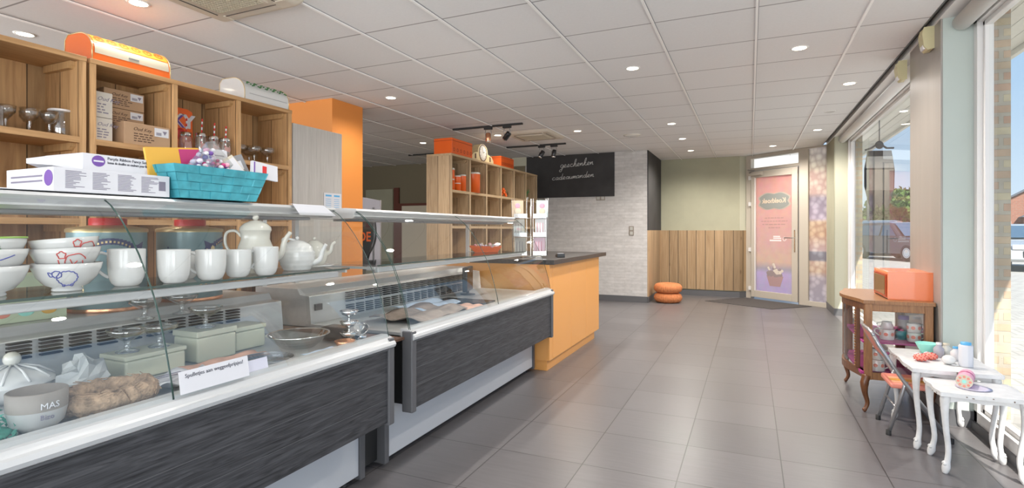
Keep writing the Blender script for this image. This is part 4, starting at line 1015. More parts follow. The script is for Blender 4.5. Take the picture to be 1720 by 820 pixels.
teapot(-1.885, 1.61, ZS, .06, [(.001, 0), (.04, 0), (.062, .03), (.072, .07), (.066, .11), (.055, .14), (.056, .165), (.062, .178)], [(.062, .178), (.060, .19), (.045, .205), (.02, .217), (.001, .22)], (0, 0, .231, .013), 'tall cream coffee pot with ball knob behind the mugs', ([(.06, 0, .05), (.10, 0, .075), (.115, 0, .13), (.14, 0, .17)], .016, .008), [(-.055, 0, .15), (-.08, 0, .175), (-.115, 0, .165), (-.115, 0, .11), (-.07, 0, .06)], .55)
teapot(-1.85, 1.80, ZS, .06, [(.001, 0), (.055, 0), (.068, .02), (.077, .05), (.076, .08), (.062, .108), (.045, .12)], [(.045, .12), (.03, .13), (.001, .134)], (0, 0, .142, .009), 'round ribbed white teapot between the coffee pot and the small teapot', ([(.065, 0, .03), (.095, 0, .045), (.108, 0, .085), (.125, 0, .115)], .014, .008), [(-.055, 0, .11), (-.06, 0, .135), (-.045, 0, .14), (.0, .01, .13)], .62, ribs=330, m='ceramic')
t = teapot(-1.90, 1.955, ZS+.012, .05, [(.001, 0), (.045, 0), (.058, .025), (.062, .05), (.060, .06), (.056, .085), (.035, .105), (.03, .108)], [(.03, .108), (.02, .116), (.001, .118)], (.0, 0, .126, .008), 'small white teapot at the right end of the shelf on a saucer', ([(.05, 0, .05), (.075, 0, .065), (.083, 0, .095), (.10, 0, .11)], .012, .006), [(-.05, 0, .09), (-.08, 0, .10), (-.09, 0, .07), (-.055, 0, .04)], .5)
b = mb('ceramic').lathe([(.001, .002), (.05, 0), (.085, .008), (.09, .012), (.085, .014), (.05, .006), (.001, .006)], (0, 0, 0), 32)
place(b.build('saucer'), 'flat white saucer under the small teapot at the shelf end', 'saucer', (-1.90, 1.955, ZS))
# tins on the rear worktop
def cookie_tin(x, y, lab, front):
    t = thing('cookie_tin', lab, 'tin', (x, y, .873), 0, 'large blue cookie tins')
    h = .315; R = .135
    mb('tin_blue').lathe([(.001, 0), (R, 0), (R, h)], (0, 0, 0), 40).build('tin_body', t)
    b = mb('copper').lathe([(R+.001, 0), (R+.003, .006), (R+.001, .015)], (0, 0, 0), 40); b.mat('gold').lathe([(R+.004, h), (R+.004, h+.012), (R, h+.016), (R*.5, h+.028), (R*.45, h+.03)], (0, 0, 0), 40); b.build('rim', t)
    mb('red').lathe([(R*.48, h+.026), (R*.48, h+.055), (R*.45, h+.058), (.001, h+.058)], (0, 0, 0), 32).build('lid', t)
    b = mb('navy')
    def P(a, z, o=.0015): return ((R+o)*math.cos(a), (R+o)*math.sin(a), z)
    a0 = -.45+front
    for k in range(14):
        a = a0-.7+k*.1; zz = .287-.00*k - .028*((k-6.5)/6.5)**2
        b.quad(P(a, zz-.02), P(a+.1, zz-.02), P(a+.1, zz+.005), P(a, zz+.005))
    for s_ in (-1, 1):
        b.poly([P(a0+s_*.7, .262), P(a0+s_*.95, .277), P(a0+s_*.9, .247), P(a0+s_*1.0, .222), P(a0+s_*.7, .237)])
    for k in range(26):
        a = a0+1.2+random.uniform(0, 3.6); z0 = random.uniform(.04, .26); b.quad(P(a, z0), P(a+.05, z0), P(a+.05, z0+.008), P(a, z0+.008))
    b.build('banner_print', t)
    b = mb('gold')
    for k in range(11):
        a = a0-.5+k*.095; zz = .282-.020*((k-5)/5)**2
        b.quad(P(a, zz-.008, .003), P(a+.05, zz-.008, .003), P(a+.05, zz+.0, .003), P(a, zz+.0, .003))
    for k in range(30):
        a = a0-.9+random.uniform(-.3, .3); z0 = random.uniform(.04, .24); b.quad(P(a, z0, .002), P(a+.07, z0, .002), P(a+.06, z0+.014, .002), P(a+.01, z0+.014, .002))
    b.build('gold_print', t)
    b = mb('blue_cap').poly([P(a0+.4*math.cos(q), .215+.03*math.sin(q), .0025) for q in [PI*i/10 for i in range(11)]]); b.build('blue_arch', t)
    return t
cookie_tin(-2.42, 1.345, 'blue round cookie tin with a navy ribbon banner and red lid, left of the two', 0)
cookie_tin(-2.42, 1.70, 'blue round cookie tin with a red lid, right of the two, mostly plain side', 1.2)
# green carton behind the bowls
t = thing('tea_box', 'pale green carton printed with fruit lying behind the bowls on the rear ledge', 'box', (-2.34, 1.02, .873), 0)
pm('pale_green_box', (.52, .60, .42), .6)
mb('pale_green_box').box(-.14, .0, -.55, .14, 0, .165).build('box_body', t, bevel=.002)
b = mb('peach')
for k in range(9): b.mat(['peach', 'coral', 'mint', 'yellow', 'flower_green'][k % 5]).ball((.001, -.46+k*.068, .035), .025, 7, sx=.04, sz=.6)
b.build('fruit_print', t)
mb('flower_green').ball((.001, .09, .10), .014, 8, sx=.05).build('round_mark', t)

# ------------- deck contents of near case (z .685) and rear ledge
ZD = .686
t = thing('ceramic_pot', 'grey and brown ceramic pot with white lettering low in the near display', 'pot', (-1.675, .765, ZD))
mb('grey_pot').lathe([(.001, 0), (.035, 0), (.055, .02), (.062, .055)], (0, 0, 0), 32).build('pot_base', t)
mb('brown_band').lathe([(.062, .055), (.063, .10), (.059, .102), (.057, .06), (.001, .02)], (0, 0, 0), 32).build('pot_band', t)
b = text('MAS', 'paper', .022, T(0, 0, 0), 'lettering', t); 
for v in b.data.vertices:
    a = -.35+v.co.x/.064; v.co = ((.0638+v.co.z)*math.cos(a), (.0638+v.co.z)*math.sin(a), .062+v.co.y)
b = text('Bizo', 'print_grey', .018, T(0, 0, 0), 'lettering', t)
for v in b.data.vertices:
    a = -.35+v.co.x/.064; v.co = ((.061+v.co.z)*math.cos(a), (.061+v.co.z)*math.sin(a), .035+v.co.y)
t = thing('artificial_greenery', 'bunch of teal green artificial leaves at the left edge of the near display', 'decoration', (-1.70, .64, ZD))
b = mb('teal_leaf')
for k in range(150):
    a = random.uniform(0, 2*PI); r = .075*math.sqrt(random.random()); z = random.uniform(.005, .10)*(1-r/.14)
    X = T(r*math.cos(a), r*1.3*math.sin(a), z, random.uniform(-.8, .8), random.uniform(-.8, .8), random.uniform(0, 6))
    b.add([(-.012, 0, 0), (0, -.006, .002), (.014, 0, 0), (0, .006, .002)], [(0, 1, 2, 3)], False, X)
b.build('leaves', t, solid=.0008); mb('teal_leaf').ball((0, 0, .012), .07, 8, sz=.2, sy=1.2).build('leaf_bed', t)
t = thing('straw_wreath', 'brown straw wreath lying in the near display beside the grey pot', 'wreath', (-1.70, .94, ZD))
b = mb('straw'); n = 36
b.tube([(.075*math.cos(2*PI*i/n), .105*math.sin(2*PI*i/n), .035+.004*math.sin(i*3)) for i in range(n+1)], [.030+.004*math.sin(i*2.3) for i in range(n+1)], 12)
b.build('wreath_ring', t)
b = mb('straw')
for k in range(90):
    a = random.uniform(0, 2*PI); q = random.uniform(0, 1.6); R0 = .030
    p = Vector((.075*math.cos(a)*(1+.3*math.cos(q)), .105*math.sin(a)*(1+.3*math.cos(q)), .035+R0*math.sin(q)))
    d = Vector((-.03*math.sin(a), .03*math.cos(a), random.uniform(0, .012)))
    b.tube([p-d, p+d], .0012, 4)
b.build('loose_straw', t)
t = thing('plastic_bag', 'crumpled clear grey plastic bag behind the grey pot in the near display', 'bag', (-1.93, 1.0, ZD), .3)
b = mb('plastic_bag').ball((0, 0, .05), .06, 7, sz=.9, sy=1.2)
o = b.build('bag_body', t)
for v in o.data.vertices: v.co = v.co*random.uniform(.8, 1.2)
for p in o.data.polygons: p.use_smooth = False
def lidded_tin(x, y, sx, sy, sz, rz, lab):
    t = thing('storage_tin', lab, 'tin', (x, y, ZD), rz, 'cream lidded tins in the near display')
    mb('cream_tin').box(-sx/2, sx/2, -sy/2, sy/2, 0, sz*.8).build('tin_body', t, bevel=.008, seg=3)
    mb('cream_tin').box(-sx/2-.003, sx/2+.003, -sy/2-.003, sy/2+.003, sz*.8+.001, sz).build('lid', t, bevel=.004)
lidded_tin(-1.98, 1.22, .14, .21, .085, .0, 'low cream rectangular tin behind the straw wreath')
lidded_tin(-2.0, 1.47, .14, .17, .12, .0, 'taller cream tin right of the low cream tin, behind the white price card')
lidded_tin(-2.03, 1.66, .12, .15, .10, .0, 'cream tin farthest right in the row of cream tins')
# white cloth with printed text
t = thing('printed_cloth', 'white cloth with grey printed words spread before the cream tins', 'cloth', (-1.70, 1.18, ZD))
b = mb('paper'); N = 14; vs = []; fs = []
for i in range(N+1):
    for j in range(6): vs.append((-.10+.03*j+.0, -.13+.26*i/N, .018+.012*math.sin(i*.9)+.010*math.cos(j*1.3)))
for i in range(N):
    for j in range(5): a = i*6+j; fs.append((a, a+1, a+7, a+6))
b.add(vs, fs, True); b.build('cloth_sheet', t, solid=.002)
mb('print_grey').box(-.06, -.052, -.1, .02, .034, .035).box(-.04, -.032, -.09, .04, .034, .035).build('printed_words', t)
# coupes on ledge
s0 = None
for x, y, z, lab in [(-2.12, 1.10, .80, 0), (-2.06, 1.17, .80, 0)]: pass
gl = [(-1.985, 1.165, .7715, 'leftmost glass dessert coupe standing on the low cream tin'), (-1.975, 1.27, .7715, 'second glass dessert coupe standing on the low cream tin'),
      (-2.215, 1.365, .841, 'glass dessert coupe on the rear ledge below the left cookie tin'), (-2.215, 1.52, .841, 'glass dessert coupe on the rear ledge behind the taller cream tin'), (-2.0, 1.47, .807, 'glass dessert coupe standing on the taller cream tin')]
for x, y, z, lab in gl:
    if s0 is None:
        s0 = place(mb('ware_glass').lathe([(.001, 0), (.035, 0), (.036, .004), (.01, .012), (.008, .03), (.013, .04), (.03, .05), (.055, .066), (.062, .082), (.059, .082), (.05, .068), (.001, .05)], (0, 0, 0), 24).build('dessert_coupe'), lab, 'glass', (x, y, z), 0, 'glass dessert coupes on the rear ledge')
    else: dup(s0, (x, y, z), lab, group='glass dessert coupes on the rear ledge')
# white tureen lid
t = thing('tureen', 'white tureen with ribbed lid and ball knob in the near display', 'tureen', (-2.02, .86, ZD))
mb('ceramic').lathe([(.001, 0), (.05, 0), (.09, .03), (.10, .055)], (0, 0, 0), 32).build('tureen_body', t)
mb('ceramic').lathe([(.103, .055), (.10, .065), (.07, .085), (.03, .10), (.012, .105)], (0, 0, 0), 32).build('lid', t)
mb('ceramic_cream').ball((0, 0, .125), .022, 9).build('lid_knob', t)
b = mb('ceramic')
for k in range(10): a = k*PI/5; b.tube([(.015*math.cos(a), .015*math.sin(a), .108), (.06*math.cos(a), .06*math.sin(a), .095), (.098*math.cos(a), .098*math.sin(a), .068)], .004, 6)
b.build('lid_ribs', t)
# glass dish + plate
t = thing('glass_dish', 'large round clear glass dish at the right part of the near display', 'dish', (-1.80, 1.76, ZD))
mb('ware_glass').lathe([(.001, .006), (.07, .004), (.10, .03), (.125, .06), (.13, .062), (.122, .058), (.098, .034), (.07, .012), (.001, .012)], (0, 0, 0), 36).build('dish_body', t)
mb('silver').lathe([(.124, .061), (.131, .063), (.131, .059)], (0, 0, 0), 36).build('rim', t)
t = thing('serving_plate', 'thin glass plate with dark rim in front of the round glass dish', 'plate', (-1.70, 1.50, ZD), 0)
mb('ware_glass').lathe([(.001, .004), (.06, .004), (.10, .018), (.102, .02), (.06, .008), (.001, .008)], (0, 0, 0), 36).build('plate_body', t)
mb('tube_grey').lathe([(.100, .018), (.104, .021), (.100, .0215)], (0, 0, 0), 36).build('rim', t)
pm('salmon_paper', (.62, .36, .26), .7, noise=.25, nscale=14); pm('blue_paper', (.45, .55, .68), .6, noise=.2, nscale=10); pm('brown_cloth', (.30, .24, .20), .8, noise=.25, nscale=15)
def sheet(x, y, z, sx, sy, rz, m, lab, amp=.006, name='paper_sheet', cat='paper', th=.002):
    b = mb(m); N = 10; vs = []; fs = []
    for i in range(N+1):
        for j in range(N+1): vs.append((-sx/2+sx*i/N, -sy/2+sy*j/N, amp*(1.75+math.sin(i*1.1)+.6*math.cos(j*1.4))))
    for i in range(N):
        for j in range(N): a = i*(N+1)+j; fs.append((a, a+N+1, a+N+2, a+1))
    b.add(vs, fs, True); o = b.build(name, solid=th); return place(o, lab, cat, (x, y, z), rz)
sheet(-1.83, 1.43, ZD+.0, .12, .32, 0, 'salmon_paper', 'salmon coloured wrapping paper between the price card and the cream tins')
sheet(-1.62, 1.72, ZD+.0, .08, .18, 0, 'blue_paper', 'pale blue printed sheet at the front of the near display near the glass plate', .003)
# silver coupes stack
for k in range(3):
    t = thing('silver_coupe', ['lowest', 'middle', 'topmost'][k]+' silver dessert cup of the stacked trio in the near display corner', 'cup', (-1.655, 1.915, ZD+.001+k*.048), 0, 'stacked silver dessert cups')
    mb('silver').lathe([(.001, 0), (.026, 0), (.027, .003), (.006, .008), (.005, .02), (.012, .026), (.032, .036), (.042, .052), (.040, .052), (.03, .038), (.001, .03)], (0, 0, 0), 24).build('cup_body', t)
t = thing('silver_coupe', 'single silver dessert cup leaning right of the stacked trio', 'cup', (-1.64, 1.975, ZD+.02), 0, 'stacked silver dessert cups'); t.rotation_euler = (.5, .3, 0)
mb('silver').lathe([(.001, 0), (.026, 0), (.027, .003), (.006, .008), (.005, .02), (.012, .026), (.032, .036), (.042, .052), (.040, .052), (.03, .038), (.001, .03)], (0, 0, 0), 24).build('cup_body', t)
t = thing('copper_dish', 'small shiny dark orange dish in front of the silver cups', 'dish', (-1.615, 1.84, ZD)); mb('copper').lathe([(.001, 0), (.025, 0), (.045, .03), (.042, .031), (.024, .004), (.001, .004)], (0, 0, 0), 24).build('dish_body', t)
t = thing('black_case', 'black rounded case in the right corner of the near display', 'case', (-1.75, 1.955, ZD)); mb('black_gloss').box(-.08, .08, -.05, .05, 0, .065).build('case_body', t, bevel=.02, seg=3)
# price cards
t = thing('price_card', 'white paper card with a Dutch price notice on the front glass of the near counter', 'sign', (-1.515, 1.035, .712), .0)
X = T(0, 0, 0, .0, -.16) 
mb('paper').box(0, .0012, 0, .235, 0.004, .070, X).build('card', t)
text('Spulletjes aan weggeefprijsjes!', 'print_dark', .0165, X @ FX(.0016, .018, .049), 'lettering', t)
t = thing('price_card', 'smaller blank grey-white card right of the notice card on the counter sill', 'sign', (-1.56, 1.30, .712)); mb('paper_lilac').box(0, .001, 0, .085, 0, .038, T(0, 0, 0, 0, -.2)).build('card', t)

# far case contents
sheet(-1.80, 2.72, ZD, .34, .60, .1, 'brown_cloth', 'brown patterned cloth lying on the deck of the far display counter', .012, 'folded_cloth', 'cloth', .006)
sheet(-1.72, 3.12, ZD+.001, .16, .22, -.1, 'salmon_paper', 'orange patterned paper near the middle joint of the far display counter', .004)
sheet(-1.97, 3.05, ZD+.001, .26, .50, .0, 'blue_paper', 'pale blue sheet at the back of the far display deck', .008)
t = thing('serving_tray', 'dark rectangular tray edge standing behind the pane joint in the far display', 'tray', (-1.86, 3.35, ZD), .0)
mb('black_gloss').box(-.20, .20, -.10, .10, 0, .012).build('tray_base', t, bevel=.02, seg=3)
t = thing('cash_screen', 'dark upright monitor back standing in the far display near the orange counter', 'monitor', (-2.05, 3.75, ZD), .3)
mb('black_gloss').box(-.02, .02, -.12, .12, .03, .22).build('screen', t, bevel=.008); mb('black').lathe([(.001, 0), (.06, 0), (.06, .006), (.012, .01), (.012, .04)], (0, 0, 0), 20).build('stand', t)
t = thing('sweet_dish', 'red boat-shaped dish filled with pale wrapped sweets on the far glass shelf', 'dish', (-1.93, 3.84, ZS), .42)
pts = []
mb('orange_plastic').add([(-.09, -.045, 0), (.09, -.045, 0), (.09, .045, 0), (-.09, .045, 0), (-.135, -.07, .055), (.125, -.07, .05), (.125, .07, .05), (-.135, .07, .055), (-.125, -.062, .052), (.115, -.062, .047), (.115, .062, .047), (-.125, .062, .052), (-.085, -.04, .006), (.085, -.04, .006), (.085, .04, .006), (-.085, .04, .006)],
   [(0, 3, 2, 1), (0, 1, 5, 4), (1, 2, 6, 5), (2, 3, 7, 6), (3, 0, 4, 7), (4, 5, 9, 8), (5, 6, 10, 9), (6, 7, 11, 10), (7, 4, 8, 11), (8, 9, 13, 12), (9, 10, 14, 13), (10, 11, 15, 14), (11, 8, 12, 15), (12, 13, 14, 15)]).build('dish_body', t, bevel=.003)
b = mb('frosted'); o = None
for k in range(45):
    b.mat(['frosted', 'cream', 'lilac', 'pink'][k % 4]); b.ball((random.uniform(-.10, .10), random.uniform(-.045, .045), random.uniform(.035, .07)), random.uniform(.010, .018), 5, sz=.7)
tag(b.build('wrapped_sweets'), 'pale wrapped sweets heaped in the red boat-shaped dish', 'sweets', kind='stuff').location = (-1.93, 3.84, ZS)

# ================================================================== DONUT POUFS
def donut(z, lab):
    t = thing('ring_pouf', lab, 'pouf', (-1.25, 9.2, z), 0, 'orange ring poufs stacked by the recess'); n = 160; R = .145; r = .080
    b = mb('orange_yarn'); vs = []; fs = []; m = 16
    for i in range(n):
        a = 2*PI*i/n; rr = r*(1+.045*math.cos(40*a))
        for k in range(m):
            q = 2*PI*k/m; rad = R+rr*math.cos(q)
            vs.append((rad*math.cos(a), rad*math.sin(a), .080+.079*math.sin(q)))
    for i in range(n):
        for k in range(m): fs.append((i*m+k, ((i+1) % n)*m+k, ((i+1) % n)*m+(k+1) % m, i*m+(k+1) % m))
    b.add(vs, fs, True); b.build('knit_ring', t)
donut(.0, 'lower orange knitted ring pouf on the floor at the recess corner'); donut(.158, 'upper orange knitted ring pouf stacked on the other one')

# ================================================================== VITRINE CABINET
vx0, vx1, vy0, vy1 = .69, 1.055, 4.17, 4.95
t = thing('vitrine_cabinet', 'low oak vitrine with bowed glass front and cabriole legs beside the window pier', 'display cabinet', (vx0, vy0, 0))
Wd, Ld = vx1-vx0, vy1-vy0
def bow(n=16, o=0, inset=0):
    pts = []
    for i in range(n+1):
        u = i/n; y = inset+(Ld-2*inset)*u
        s_ = math.sin(PI*u)
        x = -.075*(s_**1.6)+.0 - o
        pts.append((x, y))
    return pts
topp = [(Wd+.012, -.012), (Wd+.012, Ld+.012)]+[(p[0]-.014, p[1]) for p in bow()][::-1]
topp[2] = (topp[2][0], Ld+.012); topp[-1] = (topp[-1][0], -.012)
mb('oak').prism(topp, 'z', .715, .737).build('top_board', t, bevel=.006)
def post(x, y, w=.044): return mb('oak').box(x-w/2, x+w/2, y-w/2, y+w/2, .215, .716)
for x, y in ((.02, .02), (Wd-.02, .02), (.02, Ld-.02), (Wd-.02, Ld-.02)): post(x, y).build('corner_post', t, bevel=.004)
for ya, za, zb_ in ((.004, .665, .716), (.004, .215, .262), (Ld-.034, .665, .716), (Ld-.034, .215, .262)): mb('oak').box(.02, Wd-.02, ya, ya+.03, za, zb_).build('side_rail', t, bevel=.003)
fr = [(p[0], p[1]) for p in bow()]+[(p[0]+.022, p[1]) for p in bow()][::-1]
for za, zb_ in ((.668, .716), (.215, .262)): mb('oak_dark').prism(fr, 'z', za, zb_).build('bowed_rail', t)
bp = bow()
for i0 in (3, 12):
    p = bp[i0]; mb('oak_dark').box(p[0]-.002, p[0]+.022, p[1]-.03, p[1]+.03, .26, .67).build('door_stile', t, bevel=.004)
b = mb('oak')
for k in range(22): b.ball((bp[3][0]-.006, bp[3][1]-.012, .275+k*.018), .007, 4)
b.build('beading', t)
b = mb('cabinet_glass'); n = len(bp); vs = [(p[0]+.012, p[1], .26) for p in bp]+[(p[0]+.012, p[1], .67) for p in bp]
b.add(vs, [(i, i+1, n+i+1, n+i) for i in range(n-1)], True); b.build('front_glass', t)
mb('cabinet_glass').quad((.035, .018, .26), (Wd-.035, .018, .26), (Wd-.035, .018, .668), (.035, .018, .668)).build('side_glass', t)
mb('cabinet_glass').quad((.035, Ld-.018, .26), (Wd-.035, Ld-.018, .26), (Wd-.035, Ld-.018, .668), (.035, Ld-.018, .668)).build('side_glass', t)
pm('mirror', (.75, .76, .76), .03, metal=1)
b = mb('oak').box(Wd-.012, Wd-.002, .02, Ld-.02, .215, .716); b.mat('mirror').box(Wd-.0135, Wd-.0125, .04, Ld-.04, .26, .67); b.build('mirror_back', t)
mb('magenta_cloth').box(-.02, Wd-.014, .02, Ld-.02, .245, .262).build('bottom_board', t); mb('magenta_cloth').box(-.01, Wd-.014, .022, Ld-.022, .452, .462).build('middle_shelf', t)
for x, y, sx, sy in ((.012, .015, -1, -1), (Wd-.012, .015, 1, -1), (.012, Ld-.015, -1, 1), (Wd-.012, Ld-.015, 1, 1)):
    sg = .55 if sx > 0 else 1
    p = smooth([(x, y, .24), (x+sx*.014*sg, y+sy*.008, .19), (x+sx*.012*sg, y+sy*.006, .13), (x-sx*.004, y, .06), (x+sx*.010*sg, y+sy*.006, .018), (x+sx*.022*sg, y+sy*.01, .009)], 4)
    rs = [.028, .027, .025, .024, .026, .024, .022, .020, .018, .0165, .015, .014, .013, .0125, .012, .0115, .0125, .014, .014, .012, .009]
    mb('oak_dark').tube(p, rs[:len(p)], 10).build('leg', t)
# things in the cabinet
def dotcup(x, y, z, lab, R=.042, h=.075, handle=0, flip=False, rows=1, ang=-1.9):
    t = thing('dotted_mug', lab, 'mug', (x, y, z), 0, 'white mugs with orange dots in the vitrine')
    mug_parts(t, R, h, 'ceramic', 1, handle)
    b = mb('coral')
    for rw in range(rows):
        for k in range(7):
            a = ang+k*.9; zz = h*(.55 if rows == 1 else .3+.4*rw)
            X = Matrix.Rotation(a, 4, 'Z') @ T(R+.0007, 0, zz, 0, PI/2)
            b.lathe([(.001, 0), (.012, 0)], (0, 0, 0), 14, X)
    b.build('dots', t)
zc = .463
dotcup(.84, 4.32, zc, 'white dotted cup with jug shape on the upper shelf left in the vitrine', .043, .07, 2.6)
t = thing('milk_jug', 'white jug stacked on the dotted cup on the left of the vitrine shelf', 'jug', (.84, 4.32, zc+.072)); mb('ceramic').lathe([(.001, 0), (.04, 0), (.036, .02), (.028, .04), (.03, .048), (.026, .048), (.024, .04), (.001, .01)], (0, 0, 0), 24).build('jug_body', t); mb('ceramic').tube(smooth([(-.03, 0, .04), (-.055, 0, .035), (-.05, 0, .01), (-.035, 0, .0)]), .0035, 6).build('handle', t)
dotcup(.985, 4.30, zc, 'lower dotted mug of the stacked pair on the vitrine shelf right', .038, .06, 0.2); dotcup(.985, 4.30, zc+.061, 'upper dotted mug of the stacked pair on the vitrine shelf right', .040, .06, .2)
t = thing('purple_tin', 'small grey-purple lidded tin on the vitrine shelf behind the stacked dotted mugs', 'tin', (.965, 4.47, zc)); mb('grey_plastic').lathe([(.001, 0), (.03, 0), (.03, .13), (.001, .135)], (0, 0, 0), 24).build('tin_body', t); mb('purple').lathe([(.031, .12), (.031, .145), (.001, .147)], (0, 0, 0), 24).build('lid', t)
t = thing('teal_cup', 'dark teal cup on the vitrine shelf between the mugs', 'cup', (.925, 4.36, zc)); mb('turquoise_dark').lathe([(.001, 0), (.03, 0), (.033, .06), (.03, .06), (.001, .005)], (0, 0, 0), 24).build('cup_body', t); mb('magenta').ball((0, 0, .062), .018, 8, sz=.5).build('contents', t)
dotcup(.77, 4.25, .263, 'dotted mug on the vitrine floor, bottom of the pair behind the chair', .045, .075, -.3); dotcup(.77, 4.25, .339, 'dotted mug on the vitrine floor, top of the pair behind the chair', .043, .07, -.3)
t = thing('magenta_jar', 'magenta jar on the vitrine floor behind the chair back', 'jar', (.86, 4.30, .263)); mb('magenta_cloth').lathe([(.001, 0), (.03, 0), (.034, .05), (.025, .085), (.001, .087)], (0, 0, 0), 24).build('jar_body', t)

# orange bread bin on top
t = thing('bread_bin', 'shiny orange box bread bin with brown tinted door on top of the oak vitrine', 'bread bin', (.955, 4.25, .7375))
b = mb('orange_bin').prism([(-.125, 0), (.125, 0), (.125, .185), (-.125, .185)], 'y', 0, .42); b.build('bin_body', t, bevel=.014, seg=3)
X = T(-.127, .21, .09)
d = mb('orange_dark').box(-.004, .0, -.19, .19, -.075, .075, X).build('door_frame', t, bevel=.003)
mb('brown_tint').box(-.007, -.003, -.165, .165, -.062, .062, X).build('tinted_door', d, bevel=.002)
mb('rubber').box(-.12, .12, .005, .415, -.0008, .003).build('base_strip', t)
mb('orange_dark').box(.1255, .1285, .02, .40, .02, .165).build('side_seam', t)

# ================================================================== NEST TABLES
def nest_table(x0, x1, y0, y1, z, lab):
    t = thing('nest_table', lab, 'side table', ((x0+x1)/2, (y0+y1)/2, 0), 0, 'white distressed nest tables'); w, l = (x1-x0)/2, (y1-y0)/2
    pts = []
    n = 14
    def edge(ax, ay, bx, by, am):
        for i in range(n):
            u = i/n; nx, ny = (by-ay), -(bx-ax); L_ = math.hypot(nx, ny); k = am*(math.sin(PI*u)**.8 + .5*math.sin(3*PI*u)*0-.0)
            k = am*math.sin(2*PI*u*2-PI/2)*.5*math.sin(PI*u)+am*.5*math.sin(PI*u)
            pts.append((ax+(bx-ax)*u+nx/L_*k, ay+(by-ay)*u+ny/L_*k))
    edge(-w, -l, w, -l, .011); edge(w, -l, w, l, .011); edge(w, l, -w, l, .011); edge(-w, l, -w, -l, .011)
    mb('distressed_white').prism(pts, 'z', z-.02, z).build('tabletop', t, bevel=.006, seg=3)
    b = mb('distressed_white')
    for (ax, ay, bx, by) in ((-w+.04, -l+.035, w-.04, -l+.035), (-w+.04, l-.035, w-.04, l-.035)):
        b.prism([(ax, z-.02), (bx, z-.02), (bx, z-.055), (bx-.06, z-.042), (0, z-.05), (ax+.06, z-.042), (ax, z-.055)], 'y', ay-.008, ay+.008)
    for (xx) in (-w+.035, w-.035):
        b.prism([(-l+.04, z-.02), (l-.04, z-.02), (l-.04, z-.055), (l-.09, z-.042), (0, z-.05), (-l+.09, z-.042), (-l+.04, z-.055)], 'x', xx-.008, xx+.008)
    b.build('apron', t)
    for sx in (-1, 1):
        for sy in (-1, 1):
            x, y = sx*(w-.03), sy*(l-.03)
            p = smooth([(x, y, z-.02), (x+sx*.006, y+sy*.004, z-.06), (x+sx*.002, y+sy*.002, z*.6), (x-sx*.012, y-sy*.008, z*.28), (x-sx*.004, y-sy*.002, .045), (x+sx*.006, y+sy*.004, .0)], 4)
            rs = [.020, .022, .024, .024, .022, .020, .018, .0165, .0155, .015, .0145, .014, .014, .014, .0145, .015, .018, .021, .019, .015, .012]
            lg = mb('distressed_white').tube(p, [q_*.86 for q_ in rs[:len(p)]], 10).build('leg', t)
            q = p[16]; b = mb('distressed_white')
            for k in range(-1, 2): b.ball((q[0]+sx*.010, q[1]+k*.010, q[2]+.008-abs(k)*.006), .008, 5)
            b.build('carved_toe', lg)
    b = mb('wear_brown')
    for k in range(16):
        i = random.randrange(len(pts)); p = pts[i]; b.ball((p[0]*1.004, p[1]*1.004, z-random.uniform(.002, .016)), .0035, 4, sz=.6, sx=random.uniform(.6, 1.8), sy=random.uniform(.6, 1.8))
    b.build('worn_spots', t)
    return t
nest_table(.805, 1.20, 3.555, 4.12, .445, 'larger white distressed side table with toys on it, beside the vitrine')
nest_table(.85, 1.205, 3.25, 3.545, .405, 'smaller white distressed nest table in front holding a pink roll')
ZB = .446
t = thing('toy_bowl', 'mint green plastic bowl on the white table', 'bowl', (.99, 4.03, ZB)); mb('mint').lathe([(.001, 0), (.03, 0), (.035, .006), (.06, .055), (.062, .06), (.058, .06), (.03, .008), (.001, .006)], (0, 0, 0), 28).build('bowl_body', t, )
for x, y, lab in ((.895, 3.77, 'left red berry-shaped shaker lying on the white table'), (.955, 3.83, 'right red berry-shaped shaker lying on the white table')):
    t = thing('berry_toy', lab, 'toy', (x, y, ZB), 0, 'red berry toys on the table'); b = mb('coral').ball((0, 0, .02), .03, 9, sz=.68, sx=1.15)
    b.mat('red')
    for k in range(40):
        a = k*2.4; q = math.acos(1-2*(k+.5)/40); b.ball((.0345*math.sin(q)*math.cos(a), .03*math.sin(q)*math.sin(a), .02+.0204*math.cos(q)), .0035, 4)
    b.build('berry_body', t)
    mb('paper').ball((-.005, .03, .025), .022, 7, sz=.6).build('white_base', t)
t = thing('toy_egg', 'white round toy right of the berry shakers on the white table', 'toy', (1.015, 3.735, ZB)); mb('ceramic').ball((0, 0, .026), .03, 9, sz=.87, sx=1.1).build('body', t); mb('ceramic').lathe([(.012, 0), (.02, 0), (.018, .006), (.008, .008)], (.025, -.012, .0), 12).build('nozzle', t)
def bottle(x, y, h, r, mat_, cap, lab, neck=.4):
    t = thing('toy_bottle', lab, 'bottle', (x, y, ZB), 0, 'small bottles on the white table'); mb(mat_).lathe([(.001, 0), (r, 0), (r, h*.6), (r*.5, h*.78), (r*.45, h*.88)], (0, 0, 0), 20).build('bottle_body', t)
    mb(cap).lathe([(r*.55, h*.86), (r*.55, h), (.001, h*1.01)], (0, 0, 0), 16).build('cap', t)
bottle(1.02, 3.93, .085, .026, 'grey_plastic', 'frosted', 'small grey bottle left of the others behind the white toy'); bottle(1.07, 3.98, .075, .03, 'ceramic_cream', 'cream', 'cream capped small bottle at the back of the white table'); bottle(1.08, 3.86, .08, .024, 'frosted', 'blue_cap', 'pale clear small bottle beside the tall white bottle')
